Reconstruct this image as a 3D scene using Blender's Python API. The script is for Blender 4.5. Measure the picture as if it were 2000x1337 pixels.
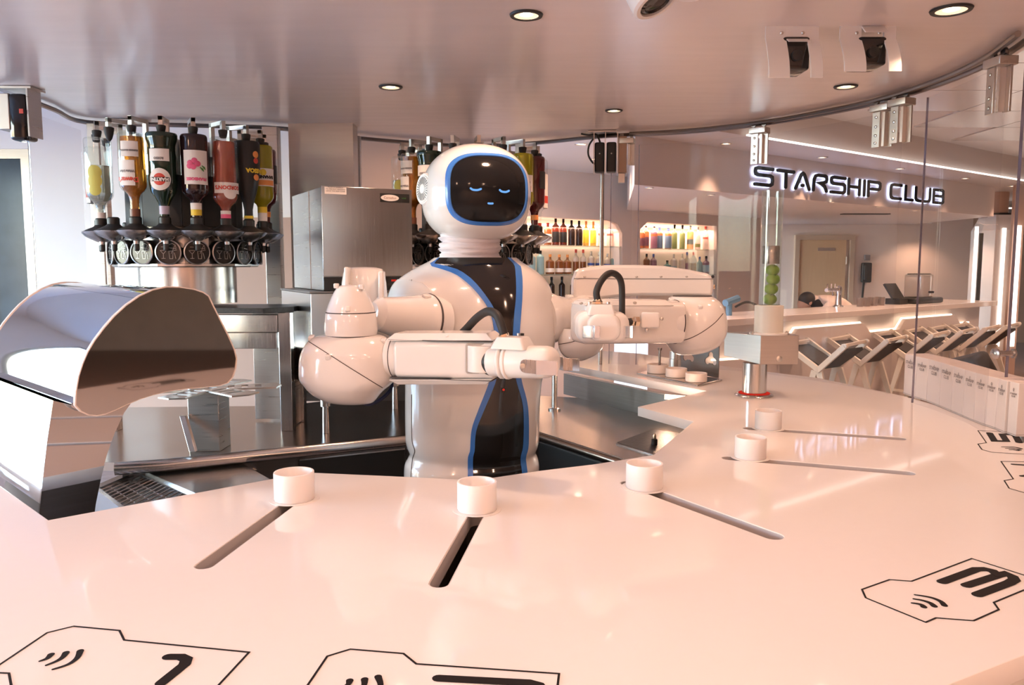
import bpy, bmesh, math, random
from mathutils import Vector as V, Matrix
random.seed(7)
for o in list(bpy.data.objects): bpy.data.objects.remove(o)
SC = bpy.context.scene
COL = SC.collection
PI = math.pi
# ------------------------------------------------------------------ camera
EYE, PITCH, F = 1.6, math.radians(5.7), 1532.0
cd = bpy.data.cameras.new('camera'); cam = bpy.data.objects.new('camera', cd); COL.objects.link(cam)
cam.location = (0, 0, EYE); cam.rotation_euler = (PI/2 - PITCH, 0, 0)
cd.sensor_width = 36.0; cd.lens = F/2000*36.0; cd.clip_start = 0.02; cd.clip_end = 400
SC.camera = cam
# ------------------------------------------------------------------ view
SC.view_settings.view_transform = 'Standard'; SC.view_settings.look = 'None'
SC.view_settings.gamma = 1.0; SC.view_settings.use_curve_mapping = False
SC.view_settings.exposure = 0.0
# ------------------------------------------------------------------ sky
w = bpy.data.worlds.new('sky'); SC.world = w; w.use_nodes = True
nt = w.node_tree; nt.nodes.clear()
out = nt.nodes.new('ShaderNodeOutputWorld'); bg = nt.nodes.new('ShaderNodeBackground')
sky = nt.nodes.new('ShaderNodeTexSky'); sky.sky_type = 'NISHITA'; sky.sun_disc = False
sky.sun_elevation = math.radians(52); sky.sun_rotation = math.radians(200); sky.air_density = 1.0; sky.dust_density = 0.8
bg.inputs['Strength'].default_value = 3.9
nt.links.new(sky.outputs[0], bg.inputs[0]); nt.links.new(bg.outputs[0], out.inputs[0])
# ------------------------------------------------------------------ lights of the room (lamps in fittings are in the fittings' builder)
WARM = (1.0, 0.59, 0.395)
def lamp(name, kind, loc, energy, color, size=0.1, rot=(0,0,0), size_y=None, spot=None, blend=0.6):
    d = bpy.data.lights.new(name, kind); d.energy = energy; d.color = color
    if kind == 'AREA':
        d.size = size
        if size_y: d.shape = 'RECTANGLE'; d.size_y = size_y
    else: d.shadow_soft_size = size
    if kind == 'SPOT': d.spot_size = spot or math.radians(110); d.spot_blend = blend
    o = bpy.data.objects.new(name, d); COL.objects.link(o); o.location = loc; o.rotation_euler = rot
    return o
L_CANOPY, L_LOUNGE, L_CLUB = 21, 370, 38
# portals help sample the daylight through the left windows (they emit nothing)
for k, yy in enumerate((-1.0, 1.4, 3.8, )):
    p = lamp('window_portal', 'AREA', (-6.05, yy, 1.45), 1, (1,1,1), 2.5, (0, -PI/2, 0), 2.2)
    p.data.cycles.is_portal = True
# lounge downlights behind and beside the camera
for (x, y) in ((-2.6,-3.6),(0.2,-3.7),(2.8,-3.4),(4.2,.6),(4.6,3.6)):
    lamp('lounge_lamp', 'SPOT', (x, y, 2.85), L_LOUNGE if y < 0 else 160, WARM, 0.06, spot=math.radians(165 if y < 0 else 120), blend=0.5)
# corridor lamps behind the back bar
for (x, y) in ((-.75,5.2),):
    lamp('corridor_lamp', 'SPOT', (x, y, 2.85), 40, WARM, 0.06, spot=math.radians(140), blend=0.8)
for (x, y) in ((4.4,5.2),(5.8,6.8),(7.2,8.6)):  # unseen fill lamps, added to brighten the front of the club bar
    lamp('bar_front_fill', 'SPOT', (x, y, 2.87), 150, WARM, 0.06, spot=math.radians(160), blend=0.5)
# downlights in the canopy over the customers' side of the counter, above the frame
for (x, y) in ((-1.25,0.95),(-0.35,0.62),(0.55,0.75),(1.55,.10),(-1.7,1.9)):
    lamp('canopy_lamp', 'SPOT', (x, y, 2.285), L_CANOPY, WARM, 0.04, spot=math.radians(168), blend=0.4)
# ------------------------------------------------------------------ pixel -> world
CP, SP = math.cos(PITCH), math.sin(PITCH)
def ray(px, py):
    u = (px-1000)/F; v = (py-668.5)/F
    return V((u, CP - v*SP, -(SP + v*CP)))
def atz(px, py, z):
    r = ray(px, py); k = (z-EYE)/r.z
    return V((r.x*k, r.y*k, z))
def P(px, py, Y):
    r = ray(px, py); k = Y/r.y
    return V((r.x*k, Y, EYE + r.z*k))
def onplane(px, py, O, n):
    r = ray(px, py); c = V((0,0,EYE)); k = (V(O)-c).dot(V(n))/r.dot(V(n))
    return c + r*k
def proj(p):
    d = V(p) - V((0,0,EYE)); f = d.y*CP - d.z*SP; dn = -d.y*SP - d.z*CP
    return 1000 + F*d.x/f, 668.5 + F*dn/f
# ------------------------------------------------------------------ materials
MATS = {}
def mat(name, base, rough=0.4, metal=0.0, noise=0.0, scale=8.0, stretch=(1,1,1), coat=0.0, bump=0.0, trans=0.0, sss=0.0, ior=1.45, emit=None, es=0.0, rvar=0.0, spec=None):
    if name in MATS: return MATS[name]
    m = bpy.data.materials.new(name); m.use_nodes = True; n = m.node_tree.nodes; l = m.node_tree.links
    b = n['Principled BSDF']; I = b.inputs
    I['Base Color'].default_value = (*base, 1); I['Roughness'].default_value = rough; I['Metallic'].default_value = metal
    I['IOR'].default_value = ior
    if spec is not None: I['Specular IOR Level'].default_value = spec
    if coat: I['Coat Weight'].default_value = coat; I['Coat Roughness'].default_value = 0.06
    if trans: I['Transmission Weight'].default_value = trans
    if sss:
        I['Subsurface Weight'].default_value = sss; I['Subsurface Radius'].default_value = (1,.8,.7); I['Subsurface Scale'].default_value = 0.01
    if emit: I['Emission Color'].default_value = (*emit, 1); I['Emission Strength'].default_value = es
    tc = n.new('ShaderNodeTexCoord'); mp = n.new('ShaderNodeMapping'); mp.inputs['Scale'].default_value = stretch
    nz = n.new('ShaderNodeTexNoise'); nz.inputs['Scale'].default_value = scale; nz.inputs['Detail'].default_value = 4
    l.new(tc.outputs['Object'], mp.inputs[0]); l.new(mp.outputs[0], nz.inputs['Vector'])
    if noise:
        mx = n.new('ShaderNodeMix'); mx.data_type = 'RGBA'
        mx.inputs[6].default_value = (*[c*(1-noise) for c in base], 1); mx.inputs[7].default_value = (*[min(1, c*(1+noise)) for c in base], 1)
        l.new(nz.outputs['Fac'], mx.inputs[0]); l.new(mx.outputs[2], I['Base Color'])
    mr = n.new('ShaderNodeMapRange'); mr.inputs[3].default_value = max(0.0, rough - rvar); mr.inputs[4].default_value = min(1, rough + rvar)
    l.new(nz.outputs['Fac'], mr.inputs[0]); l.new(mr.outputs[0], I['Roughness'])
    if bump:
        bp = n.new('ShaderNodeBump'); bp.inputs['Strength'].default_value = bump; bp.inputs['Distance'].default_value = 0.002
        l.new(nz.outputs['Fac'], bp.inputs['Height']); l.new(bp.outputs[0], I['Normal'])
    MATS[name] = m; return m
def emat(name, col, s):
    if name in MATS: return MATS[name]
    m = bpy.data.materials.new(name); m.use_nodes = True; n = m.node_tree.nodes; n.clear()
    e = n.new('ShaderNodeEmission'); e.inputs[0].default_value = (*col, 1); e.inputs[1].default_value = s
    o = n.new('ShaderNodeOutputMaterial'); m.node_tree.links.new(e.outputs[0], o.inputs[0])
    MATS[name] = m; return m
def glassmat(name, tint, refl=1.0, rough=0.02, haze=0.0):
    if name in MATS: return MATS[name]
    m = bpy.data.materials.new(name); m.use_nodes = True; n = m.node_tree.nodes; l = m.node_tree.links; n.clear()
    t = n.new('ShaderNodeBsdfTransparent'); t.inputs[0].default_value = (*tint, 1)
    g = n.new('ShaderNodeBsdfGlossy'); g.inputs['Roughness'].default_value = rough
    fr = n.new('ShaderNodeLayerWeight'); fr.inputs[0].default_value = .5
    pw = n.new('ShaderNodeMath'); pw.operation = 'POWER'; pw.inputs[1].default_value = 5.0
    ml = n.new('ShaderNodeMath'); ml.operation = 'MULTIPLY_ADD'; ml.inputs[1].default_value = .7*refl; ml.inputs[2].default_value = .035*refl
    mx = n.new('ShaderNodeMixShader'); o = n.new('ShaderNodeOutputMaterial')
    l.new(fr.outputs['Facing'], pw.inputs[0]); l.new(pw.outputs[0], ml.inputs[0]); l.new(ml.outputs[0], mx.inputs[0]); l.new(t.outputs[0], mx.inputs[1]); l.new(g.outputs[0], mx.inputs[2])
    last = mx
    if haze:
        df = n.new('ShaderNodeBsdfDiffuse'); df.inputs[0].default_value = (.9,.9,.9,1)
        m2 = n.new('ShaderNodeMixShader'); m2.inputs[0].default_value = haze
        l.new(mx.outputs[0], m2.inputs[1]); l.new(df.outputs[0], m2.inputs[2]); last = m2
    l.new(last.outputs[0], o.inputs[0]); MATS[name] = m; return m
M = dict(
 screen=mat('face_screen', (.010,.010,.011), .10, spec=.3), steelb=mat('bright_steel', (.46,.43,.41), .28, 1.0, noise=.06, scale=6, stretch=(30,1,1), rvar=.05),
 white=mat('white_lacquer', (.80,.78,.76), .16, coat=.5, rvar=.03, noise=.02),
 whitem=mat('white_plastic', (.82,.80,.78), .35, rvar=.04, noise=.02),
 counter=mat('solid_surface', (.86,.84,.83), .05, noise=.012, scale=40, rvar=.012),
 frost=mat('frosted_acrylic', (.90,.86,.85), .35, sss=.4, noise=.01),
 black=mat('black_gloss', (.012,.011,.011), .08, coat=.4),
 blackm=mat('black_matte', (.02,.02,.02), .45, noise=.2, rvar=.08),
 rubber=mat('black_rubber', (.025,.024,.024), .6, noise=.2),
 blue=mat('blue_lacquer', (.05,.20,.62), .22, coat=.3),
 steel=mat('brushed_steel', (.56,.54,.52), .30, 1.0, noise=.10, scale=6, stretch=(1,1,40), rvar=.08),
 steelh=mat('brushed_steel_fine', (.62,.60,.58), .24, 1.0, noise=.08, scale=6, stretch=(40,40,1), rvar=.07),
 steeld=mat('dark_steel', (.26,.24,.23), .32, 1.0, noise=.15, scale=5, stretch=(1,1,30), rvar=.08),
 work=mat('worktop_steel', (.40,.33,.28), .22, 1.0, noise=.15, scale=3, rvar=.08),
 chrome=mat('mirror_chrome', (.90,.90,.92), .025, 1.0, noise=.01),
 tint=mat('dark_mirror', (.52,.46,.43), .03, 1.0, noise=.02),
 alu=mat('aluminium', (.62,.59,.55), .35, 1.0, noise=.06, rvar=.06),
 brass=mat('nickel_brass', (.80,.62,.44), .2, 1.0),
 cloth=mat('lilac_cloth', (.70,.66,.70), .9, noise=.05, scale=60, bump=.3),
 seam=mat('seam_dark', (.06,.05,.05), .6),
 canopy=mat('canopy_panel', (.80,.73,.70), .22, .12, noise=.03, scale=3, stretch=(1,6,1), rvar=.06),
 wall=mat('wall_paint', (.80,.78,.77), .6, noise=.02),
 wallw=mat('club_wall_paint', (.72,.62,.55), .6, noise=.03),
 niche=mat('niche_paint', (.86,.74,.68), .5, noise=.02),
 ceil=mat('ceiling_paint', (.70,.66,.64), .38, noise=.02, rvar=.05),
 floor=mat('floor_carpet', (.34,.27,.24), .55, noise=.25, scale=14),
 door=mat('door_veneer', (.58,.40,.24), .45, noise=.08, scale=4, stretch=(8,8,1)),
 print=mat('print_black', (.014,.012,.013), .6, noise=.1, spec=.15),
 printg=mat('print_grey', (.22,.20,.20), .5),
 paper=mat('label_paper', (.82,.78,.74), .6, noise=.02),
 red=mat('print_red', (.62,.07,.05), .5), pink=mat('print_pink', (.75,.12,.25), .5), yellow=mat('print_yellow', (.80,.60,.05), .5),
 orange=mat('print_orange', (.85,.33,.10), .5), green=mat('leaf_green', (.06,.22,.05), .5), navy=mat('print_navy', (.05,.10,.35), .5),
 lime=mat('lime_skin', (.22,.42,.02), .35, noise=.25, scale=40, bump=.3),
 gclear=glassmat('clear_glass', (.96,.975,.97), 1.0), pane=glassmat('pane_glass', (.965,.96,.965), 0.18, .01, .012),
 gedge=mat('glass_edge', (.20,.18,.25), .2, trans=.3),
 gdark=mat('dark_window', (.06,.085,.11), .15, noise=.2, spec=.15),
 lampin=emat('lamp_glow', (1.0,.80,.58), 9.0), ledw=emat('led_white', (1.0,.86,.76), 3.2), ledwarm=emat('led_warm', (1.0,.72,.50), 5.0),
 ledb=emat('led_blue_white', (.62,.68,1.0), 3.0), eye=emat('face_blue', (.20,.48,1.0), 1.0), redled=emat('red_led', (1.0,.05,.03), .55),
 skin=mat('skin', (.50,.30,.22), .5, sss=.1), hair=mat('hair', (.015,.012,.012), .5, noise=.3, scale=60), shirt=mat('shirt', (.74,.62,.55), .8, noise=.04, scale=30),
 trousers=mat('trousers', (.03,.03,.035), .8), seat=mat('seat_vinyl', (.022,.018,.017), .65, noise=.2), stoolw=mat('stool_white', (.72,.66,.58), .35, noise=.03),
)
def bglass(name, col, tr=.55):
    return mat(name, col, .06, trans=tr, coat=.4, noise=.08, scale=20)
# ------------------------------------------------------------------ geometry builder
class G:
    def __init__(s): s.v = []; s.f = []
    def add(s, vs, fs):
        b = len(s.v); s.v += [V(p) for p in vs]; s.f += [[i+b for i in f] for f in fs]; return s
    def box(s, c, size, R=None):
        hx, hy, hz = [a/2 for a in size]; c = V(c)
        vs = [V((x,y,z)) for x in (-hx,hx) for y in (-hy,hy) for z in (-hz,hz)]
        if R is not None: vs = [R @ p for p in vs]
        return s.add([c+p for p in vs], [(0,1,3,2),(4,6,7,5),(0,4,5,1),(2,3,7,6),(0,2,6,4),(1,5,7,3)])
    def loft(s, rings, cap=True, close=False):
        n = len(rings[0]); vs = [p for r in rings for p in r]; fs = []
        m = len(rings)
        for i in range(m if close else m-1):
            for j in range(n):
                a = i*n+j; b = i*n+(j+1)%n; c = ((i+1)%m)*n+(j+1)%n; d = ((i+1)%m)*n+j
                fs.append((a,b,c,d))
        if cap and not close:
            fs.append(tuple(reversed(range(n)))); fs.append(tuple(range((m-1)*n, m*n)))
        return s.add(vs, fs)
    def lathe(s, prof, c=(0,0,0), ax=(0,0,1), n=24, cap=True, ang0=0):
        ax = V(ax).normalized(); t = V((1,0,0)) if abs(ax.x) < .9 else V((0,1,0))
        e1 = (t - ax*t.dot(ax)).normalized(); e2 = ax.cross(e1); c = V(c)
        rings = [[c + ax*z + (e1*math.cos(ang0+2*PI*k/n) + e2*math.sin(ang0+2*PI*k/n))*max(r,1e-5) for k in range(n)] for r, z in prof]
        return s.loft(rings, cap)
    def cyl(s, p0, p1, r0, r1=None, n=16):
        p0 = V(p0); p1 = V(p1); d = p1-p0
        return s.lathe([(r0,0),(r0 if r1 is None else r1, d.length)], p0, d, n)
    def ball(s, c, rx, ry=None, rz=None, n=20, m=12, R=None):
        ry = rx if ry is None else ry; rz = rx if rz is None else rz; c = V(c); rings = []
        for i in range(m+1):
            a = -PI/2 + PI*i/m; ra = max(math.cos(a), 1e-4)
            ring = [V((rx*ra*math.cos(2*PI*k/n), ry*ra*math.sin(2*PI*k/n), rz*math.sin(a))) for k in range(n)]
            if R is not None: ring = [R @ p for p in ring]
            rings.append([c+p for p in ring])
        return s.loft(rings)
    def tube(s, pts, r, n=10, cap=True):
        pts = [V(p) for p in pts]; m = len(pts); rings = []; up = None
        for i in range(m):
            t = (pts[min(i+1,m-1)] - pts[max(i-1,0)]).normalized()
            if up is None:
                a = V((0,0,1)) if abs(t.z) < .9 else V((1,0,0)); up = (a - t*a.dot(t)).normalized()
            else: up = (up - t*up.dot(t)).normalized()
            e2 = t.cross(up); rr = r[i] if isinstance(r, (list,tuple)) else r
            rings.append([pts[i] + (up*math.cos(2*PI*k/n) + e2*math.sin(2*PI*k/n))*rr for k in range(n)])
        return s.loft(rings, cap)
    def rprism(s, p0, p1, hx, hy, r, e, X=None, q=5, hx1=None, hy1=None):
        """rounded-rect section (half sizes hx, hy, corner r) swept p0->p1 with ends rounded by e"""
        p0 = V(p0); p1 = V(p1); d = (p1-p0); L = d.length; d.normalize()
        X = V(X) if X is not None else (V((0,0,1)) if abs(d.z) < .9 else V((1,0,0)))
        X = (X - d*X.dot(d)).normalized(); Y = d.cross(X)
        hx1 = hx if hx1 is None else hx1; hy1 = hy if hy1 is None else hy1
        def ring(z, ins):
            f = z/L; a = hx+(hx1-hx)*f-ins; b = hy+(hy1-hy)*f-ins; rr = max(min(r, a, b)-ins*.3, .0005); o = []
            rr = min(rr, a, b)
            for (sx, sy, a0) in ((1,1,0),(-1,1,PI/2),(-1,-1,PI),(1,-1,1.5*PI)):
                for k in range(q+1):
                    t = a0 + PI/2*k/q
                    o.append(p0 + d*z + X*(sx*(a-rr) + rr*math.cos(t)) + Y*(sy*(b-rr) + rr*math.sin(t)))
            return o
        rings = [ring(e*(1-math.sin(t)), e*(1-math.cos(t))) for t in (PI/2*.0, PI/2*.25, PI/2*.5, PI/2*.75)][::1]
        rings = [ring(e*(1-math.cos(PI/2*k/4)), e*(1-math.sin(PI/2*k/4))) for k in range(5)] if e > 0 else [ring(0,0)]
        rings += [ring(L - e*(1-math.cos(PI/2*k/4)), e*(1-math.sin(PI/2*k/4))) for k in range(4,-1,-1)] if e > 0 else [ring(L,0)]
        return s.loft(rings)
    def prism(s, pts, vec):
        n = len(pts); vec = V(vec); a = [V(p) for p in pts]; b = [p+vec for p in a]
        fs = [tuple(reversed(range(n))), tuple(range(n,2*n))] + [(i,(i+1)%n,n+(i+1)%n,n+i) for i in range(n)]
        return s.add(a+b, fs)
    def patch(s, grid):
        m = len(grid); n = len(grid[0])
        return s.add([p for r in grid for p in r], [(i*n+j, i*n+j+1, (i+1)*n+j+1, (i+1)*n+j) for i in range(m-1) for j in range(n-1)])
    def shellpatch(s, grid, grid2):
        m = len(grid); n = len(grid[0]); s.patch(grid); b = m*n
        base = len(s.v); s.patch([list(reversed(r)) for r in grid2])
        loop = [(i,0) for i in range(m)] + [(m-1,j) for j in range(1,n)] + [(i,n-1) for i in range(m-2,-1,-1)] + [(0,j) for j in range(n-2,0,-1)]
        vs = [grid[i][j] for i,j in loop] + [grid2[i][j] for i,j in loop]; k = len(loop)
        return s.add(vs, [(a,(a+1)%k,k+(a+1)%k,k+a) for a in range(k)])
    def stroke(s, pts, nrm, wd, h=0.0, closed=False, cap=True):
        """flat ribbon of width wd round a polyline lying in the plane with normal nrm, thickness h"""
        pts = [V(p) for p in pts]; nrm = V(nrm).normalized(); n = len(pts); L = []; R = []
        ws = wd if isinstance(wd, (list, tuple)) else [wd]*n
        for i in range(n):
            a = pts[(i-1) % n] if (closed or i > 0) else None; b = pts[(i+1) % n] if (closed or i < n-1) else None
            t0 = (pts[i]-a).normalized() if a is not None else (b-pts[i]).normalized()
            t1 = (b-pts[i]).normalized() if b is not None else t0
            n0 = nrm.cross(t0); n1 = nrm.cross(t1); m = (n0+n1)
            m = m.normalized() if m.length > 1e-4 else n0; k = min(1/max(m.dot(n0), .35), 2.2)
            L.append(pts[i]+m*ws[i]/2*k); R.append(pts[i]-m*ws[i]/2*k)
        vs = L+R; fs = []
        for i in range(n if closed else n-1):
            j = (i+1) % n; fs.append((i, n+i, n+j, j))
        def capf(c, t, lft, wdt):
            e = nrm.cross(t); ring = [c + (-t*math.sin(PI*k/6) + e*math.cos(PI*k/6))*wdt/2 for k in range(7)]
            b = len(vs); vs.extend(ring); fs.append(tuple(range(b, b+7)))
        if cap and not closed:
            capf(pts[0], (pts[1]-pts[0]).normalized(), 1, ws[0]); capf(pts[-1], (pts[-2]-pts[-1]).normalized(), 1, ws[-1])
        if h:
            for f in fs:
                s.prism([vs[i] for i in f], nrm*h)
        else: s.add(vs, fs)
        return s
def smooth(pts, k=6, closed=False):
    pts = [V(p) for p in pts]; n = len(pts); o = []
    for i in range(n if closed else n-1):
        p0 = pts[(i-1)%n] if (closed or i>0) else pts[0]; p1 = pts[i]; p2 = pts[(i+1)%n]; p3 = pts[(i+2)%n] if (closed or i<n-2) else pts[-1]
        for j in range(k):
            t = j/k
            o.append(.5*((2*p1) + (p2-p0)*t + (2*p0-5*p1+4*p2-p3)*t*t + (3*p1-p0-3*p2+p3)*t**3))
    if not closed: o.append(pts[-1])
    return o
# ------------------------------------------------------------------ objects
def mesh_of(name, g, m, ang=35, flat=False):
    me = bpy.data.meshes.new(name); me.from_pydata([tuple(p) for p in g.v], [], g.f)
    bm = bmesh.new(); bm.from_mesh(me); bmesh.ops.recalc_face_normals(bm, faces=bm.faces); bm.to_mesh(me); bm.free()
    me.materials.append(m)
    if not flat:
        me.shade_smooth(); me.set_sharp_from_angle(angle=math.radians(ang))
    return me
def root_of(o):
    while o.parent: o = o.parent
    return o
def part(name, g, m, parent=None, local=False, ang=35, bev=0.0, label=None):
    """one mesh object; geometry is in world space unless local, and is stored relative to its thing's origin"""
    if parent is not None and not local:
        off = root_of(parent).location
        for i, p in enumerate(g.v): g.v[i] = p - off
    me = mesh_of(name, g, m, ang)
    o = bpy.data.objects.new(name, me); COL.objects.link(o)
    if parent is not None: o.parent = parent
    if bev:
        b = o.modifiers.new('edge', 'BEVEL'); b.width = bev; b.segments = 2; b.limit_method = 'ANGLE'; b.angle_limit = math.radians(40)
    if label: o['label'] = label
    return o
def tag(o, label, cat, group=None):
    o['label'] = label; o['category'] = cat
    if group: o['group'] = group
    return o
def thing(name, label, cat, loc, group=None, rz=0.0):
    o = bpy.data.objects.new(name, None); COL.objects.link(o); o.location = V(loc); o.rotation_euler = (0,0,rz)
    o.empty_display_size = .05
    return tag(o, label, cat, group)
def solo(name, g, m, label, cat, loc, group=None, **k):
    """a thing that is one mesh"""
    loc = V(loc)
    for i, p in enumerate(g.v): g.v[i] = p - loc
    o = part(name, g, m, None, **k); o.location = loc
    return tag(o, label, cat, group)
def struct(name, g, m, **k):
    o = part(name, g, m, None, **k); o['kind'] = 'structure'; return o
def dup(root, loc=None, rz=None, label=None, group=None):
    r = root.copy(); COL.objects.link(r)
    if loc is not None: r.location = V(loc)
    if rz is not None: r.rotation_euler = (0,0,rz)
    if label: r['label'] = label
    if group: r['group'] = group
    for ch in list(root.children):
        c = ch.copy(); COL.objects.link(c); c.parent = r
        for g2 in list(ch.children):
            d = g2.copy(); COL.objects.link(d); d.parent = c
    return r
def plate(outer, holes, th, O, X, Y, bevel=0.0):
    """slab with holes: 2-D outlines (x,y) in the frame O,X,Y; spans 0..th along X x Y. Returns a G"""
    cu = bpy.data.curves.new('tmp', 'CURVE'); cu.dimensions = '2D'; cu.fill_mode = 'BOTH'; cu.extrude = th/2 - bevel; cu.bevel_depth = bevel; cu.bevel_resolution = 1
    if bevel: cu.offset = -bevel
    for lp in [outer]+list(holes):
        sp = cu.splines.new('POLY'); sp.points.add(len(lp)-1); sp.use_cyclic_u = True
        for q, p in zip(sp.points, lp): q.co = (p[0], p[1], 0, 1)
    ob = bpy.data.objects.new('tmp', cu); me = bpy.data.meshes.new_from_object(ob)
    X = V(X); Y = V(Y); Z = X.cross(Y); g = G()
    g.add([V(O) + X*v.co.x + Y*v.co.y + Z*(v.co.z+th/2) for v in me.vertices], [tuple(p.vertices) for p in me.polygons])
    bpy.data.objects.remove(ob); bpy.data.curves.remove(cu); bpy.data.meshes.remove(me)
    return g
def text_g(body, size, O, X, Y, wrap=None, spread=1.0, align='CENTER', off=0.0):
    """flat lettering in the frame O,X,Y; wrap = radius of the cylinder the letters follow (axis along Y through O)"""
    cu = bpy.data.curves.new('tmp', 'FONT'); cu.body = body; cu.size = size; cu.align_x = align; cu.align_y = 'CENTER'; cu.space_character = spread; cu.resolution_u = 2; cu.offset = off
    ob = bpy.data.objects.new('tmp', cu); me = bpy.data.meshes.new_from_object(ob); X = V(X); Y = V(Y); Z = X.cross(Y); O = V(O); g = G(); vs = []
    for v in me.vertices:
        if wrap: vs.append(O + X*wrap*math.sin(v.co.x/wrap) + Y*v.co.y + Z*wrap*math.cos(v.co.x/wrap))
        else: vs.append(O + X*v.co.x + Y*v.co.y)
    g.add(vs, [tuple(p.vertices) for p in me.polygons])
    bpy.data.objects.remove(ob); bpy.data.curves.remove(cu); bpy.data.meshes.remove(me)
    return g
ORD = ['first','second','third','fourth','fifth','sixth','seventh','eighth','ninth','tenth','eleventh','twelfth','thirteenth']
def interp(tab, x):
    """piecewise linear table [(x, a, b, ...)]"""
    if x <= tab[0][0]: return tab[0][1:]
    for a, b in zip(tab, tab[1:]):
        if x <= b[0]:
            t = (x-a[0])/(b[0]-a[0]); return tuple(p+(q-p)*t for p, q in zip(a[1:], b[1:]))
    return tab[-1][1:]
# ================================================================== THE SETTING
Zc, Zn, Zf, Zb, ZT = 2.30, 2.90, 2.63, 2.24, 1.05     # canopy, near ceiling, far ceiling, bulkhead underside, counter top
DX, DY = .7914, .6113                                  # direction of the club bar
BD = V((DX, DY, 0)); BN = V((DY, -DX, 0)); B0 = V((1.97, 7.2, 0)); A0 = V((.4, 8.7, 0)); UP = V((0,0,1))
def Bp(t, off, z): return B0 + BD*t + BN*off + UP*z
def Ap(t, off, z): return A0 + BD*t + BN*off + UP*z
def barpx(px, py, off=0):
    p = onplane(px, py, B0 + BN*off, BN); return (p-B0).dot(BD), p.z
def wallpx(px, py, off=0):
    p = onplane(px, py, A0 + BN*off, BN); return (p-A0).dot(BD), p.z
fl = struct('floor', G().box((3,5,-.05), (19,22,.1)), M['floor'])
g = plate([(-6.2,-5),(12,-5),(12,14.2),(.895,5.7),(-1.5,6),(-6.2,6)], [], .08, (0,0,Zn), (1,0,0), (0,1,0))
ceiling_near = struct('ceiling', g, M['ceil'], ang=20)
g = plate([(-1.5,6),(.895,5.7),(12,14.2),(12,16),(-1.5,16)], [], .35, (0,0,Zf), (1,0,0), (0,1,0))
struct('ceiling', g, M['ceil'], ang=20)
# square panels of the near ceiling, right of the canopy
pg = G().box((0,0,0), (.79,.79,.012)); pm = mesh_of('ceiling_panel', pg, mat('ceiling_panel_gloss', (.70,.64,.60), .22, .35, noise=.04, scale=2, stretch=(1,5,1)), flat=True)
for i in range(9):
    for j in range(8):
        x, y = 2.6+.8*i, 3.2+.8*j
        if (y-5.7) - (x-.895)*.7724 < -.75:
            o = bpy.data.objects.new('ceiling_panel', pm); COL.objects.link(o); o.location = (x, y, Zn-.006); o.parent = ceiling_near
# bulkhead with the sign: front face is the fascia
g = plate([(.99,6.44),(6.49,10.69),(6.49,12.78),(3.0,12.78),(1.36,9.4)], [], Zf-Zb, (0,0,Zb), (1,0,0), (0,1,0))
struct('trim_1', g, mat('bulkhead_paint', (.72,.66,.63), .45, noise=.02), ang=20)
# walls
wl = [(-5.0,0),(6.0,0),(6.0,Zn),(-5.0,Zn)]
ops = [[(c-1.1,.2),(c+1.1,.2),(c+1.1,2.7),(c-1.1,2.7)] for c in (-1.0,1.4,3.8)]
struct('wall_left', plate(wl, ops, .1, (-6.2,0,0), (0,1,0), (0,0,1)), M['wall'])
for k, c in enumerate((-1.0,1.4,3.8)):
    f = struct('window_%d' % (k+2), plate([(c-1.1,.2),(c+1.1,.2),(c+1.1,2.7),(c-1.1,2.7)], [[(c-1.04,.26),(c-.03,.26),(c-.03,2.64),(c-1.04,2.64)],[(c+.03,.26),(c+1.04,.26),(c+1.04,2.64),(c+.03,2.64)]], .06, (-6.17,0,0), (0,1,0), (0,0,1)), M['alu'])
    for s in (-1,1):
        part('pane', G().box((-6.14, c+s*.535, 1.45), (.01,1.01,2.38)), M['gclear'], f)
struct('wall_back', plate([(-6.2,0),(-.3,0),(-.3,Zn),(-6.2,Zn)], [[(-5.2,.02),(-3.63,.02),(-3.63,2.46),(-5.2,2.46)]], .1, (0,6.1,0), (1,0,0), (0,0,1)), M['wall'])
struct('trim_10', G().prism([V((-3.5,5.98,0)), V((-.28,5.98,0)), V((-.28,5.98,Zn)), V((-1.35,5.98,Zn)), V((-1.35,5.98,1.95)), V((-2.72,5.98,1.95)), V((-2.72,5.98,1.36)), V((-3.5,5.98,1.36))], (0,.03,0)), mat('brown_panel', (.46,.32,.26), .4, noise=.05, scale=3))
f = struct('window_1', plate([(-5.2,.02),(-3.63,.02),(-3.63,2.46),(-5.2,2.46)], [[(-5.13,.1),(-4.06,.1),(-4.06,2.39),(-5.13,2.39)],[(-3.98,.1),(-3.70,.1),(-3.70,2.39),(-3.98,2.39)]], .08, (0,6.09,0), (1,0,0), (0,0,1)), M['steeld'])
part('pane', G().box((-4.595,6.05,1.245), (1.07,.01,2.29)), M['gdark'], f); part('pane', G().box((-3.84,6.05,1.245), (.28,.01,2.29)), M['gdark'], f)
dk = mat('lounge_wall', (.50,.38,.32), .5, noise=.15, scale=3)
struct('wall_rear', G().box((3,-5.05,1.45), (18.4,.1,2.9)), dk)
struct('wall_right', G().box((12.05,5.5,1.45), (.1,21,2.9)), dk)
struct('wall_far', G().box((5,16.05,1.45), (14,.1,2.9)), mat('corridor_wall', (.45,.30,.22), .5, noise=.05))
sea = struct('trim_2', G().box((-60,5,-6), (106,160,.1)), mat('sea_water', (.05,.16,.30), .12, noise=.4, scale=.2, bump=.4))
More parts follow.
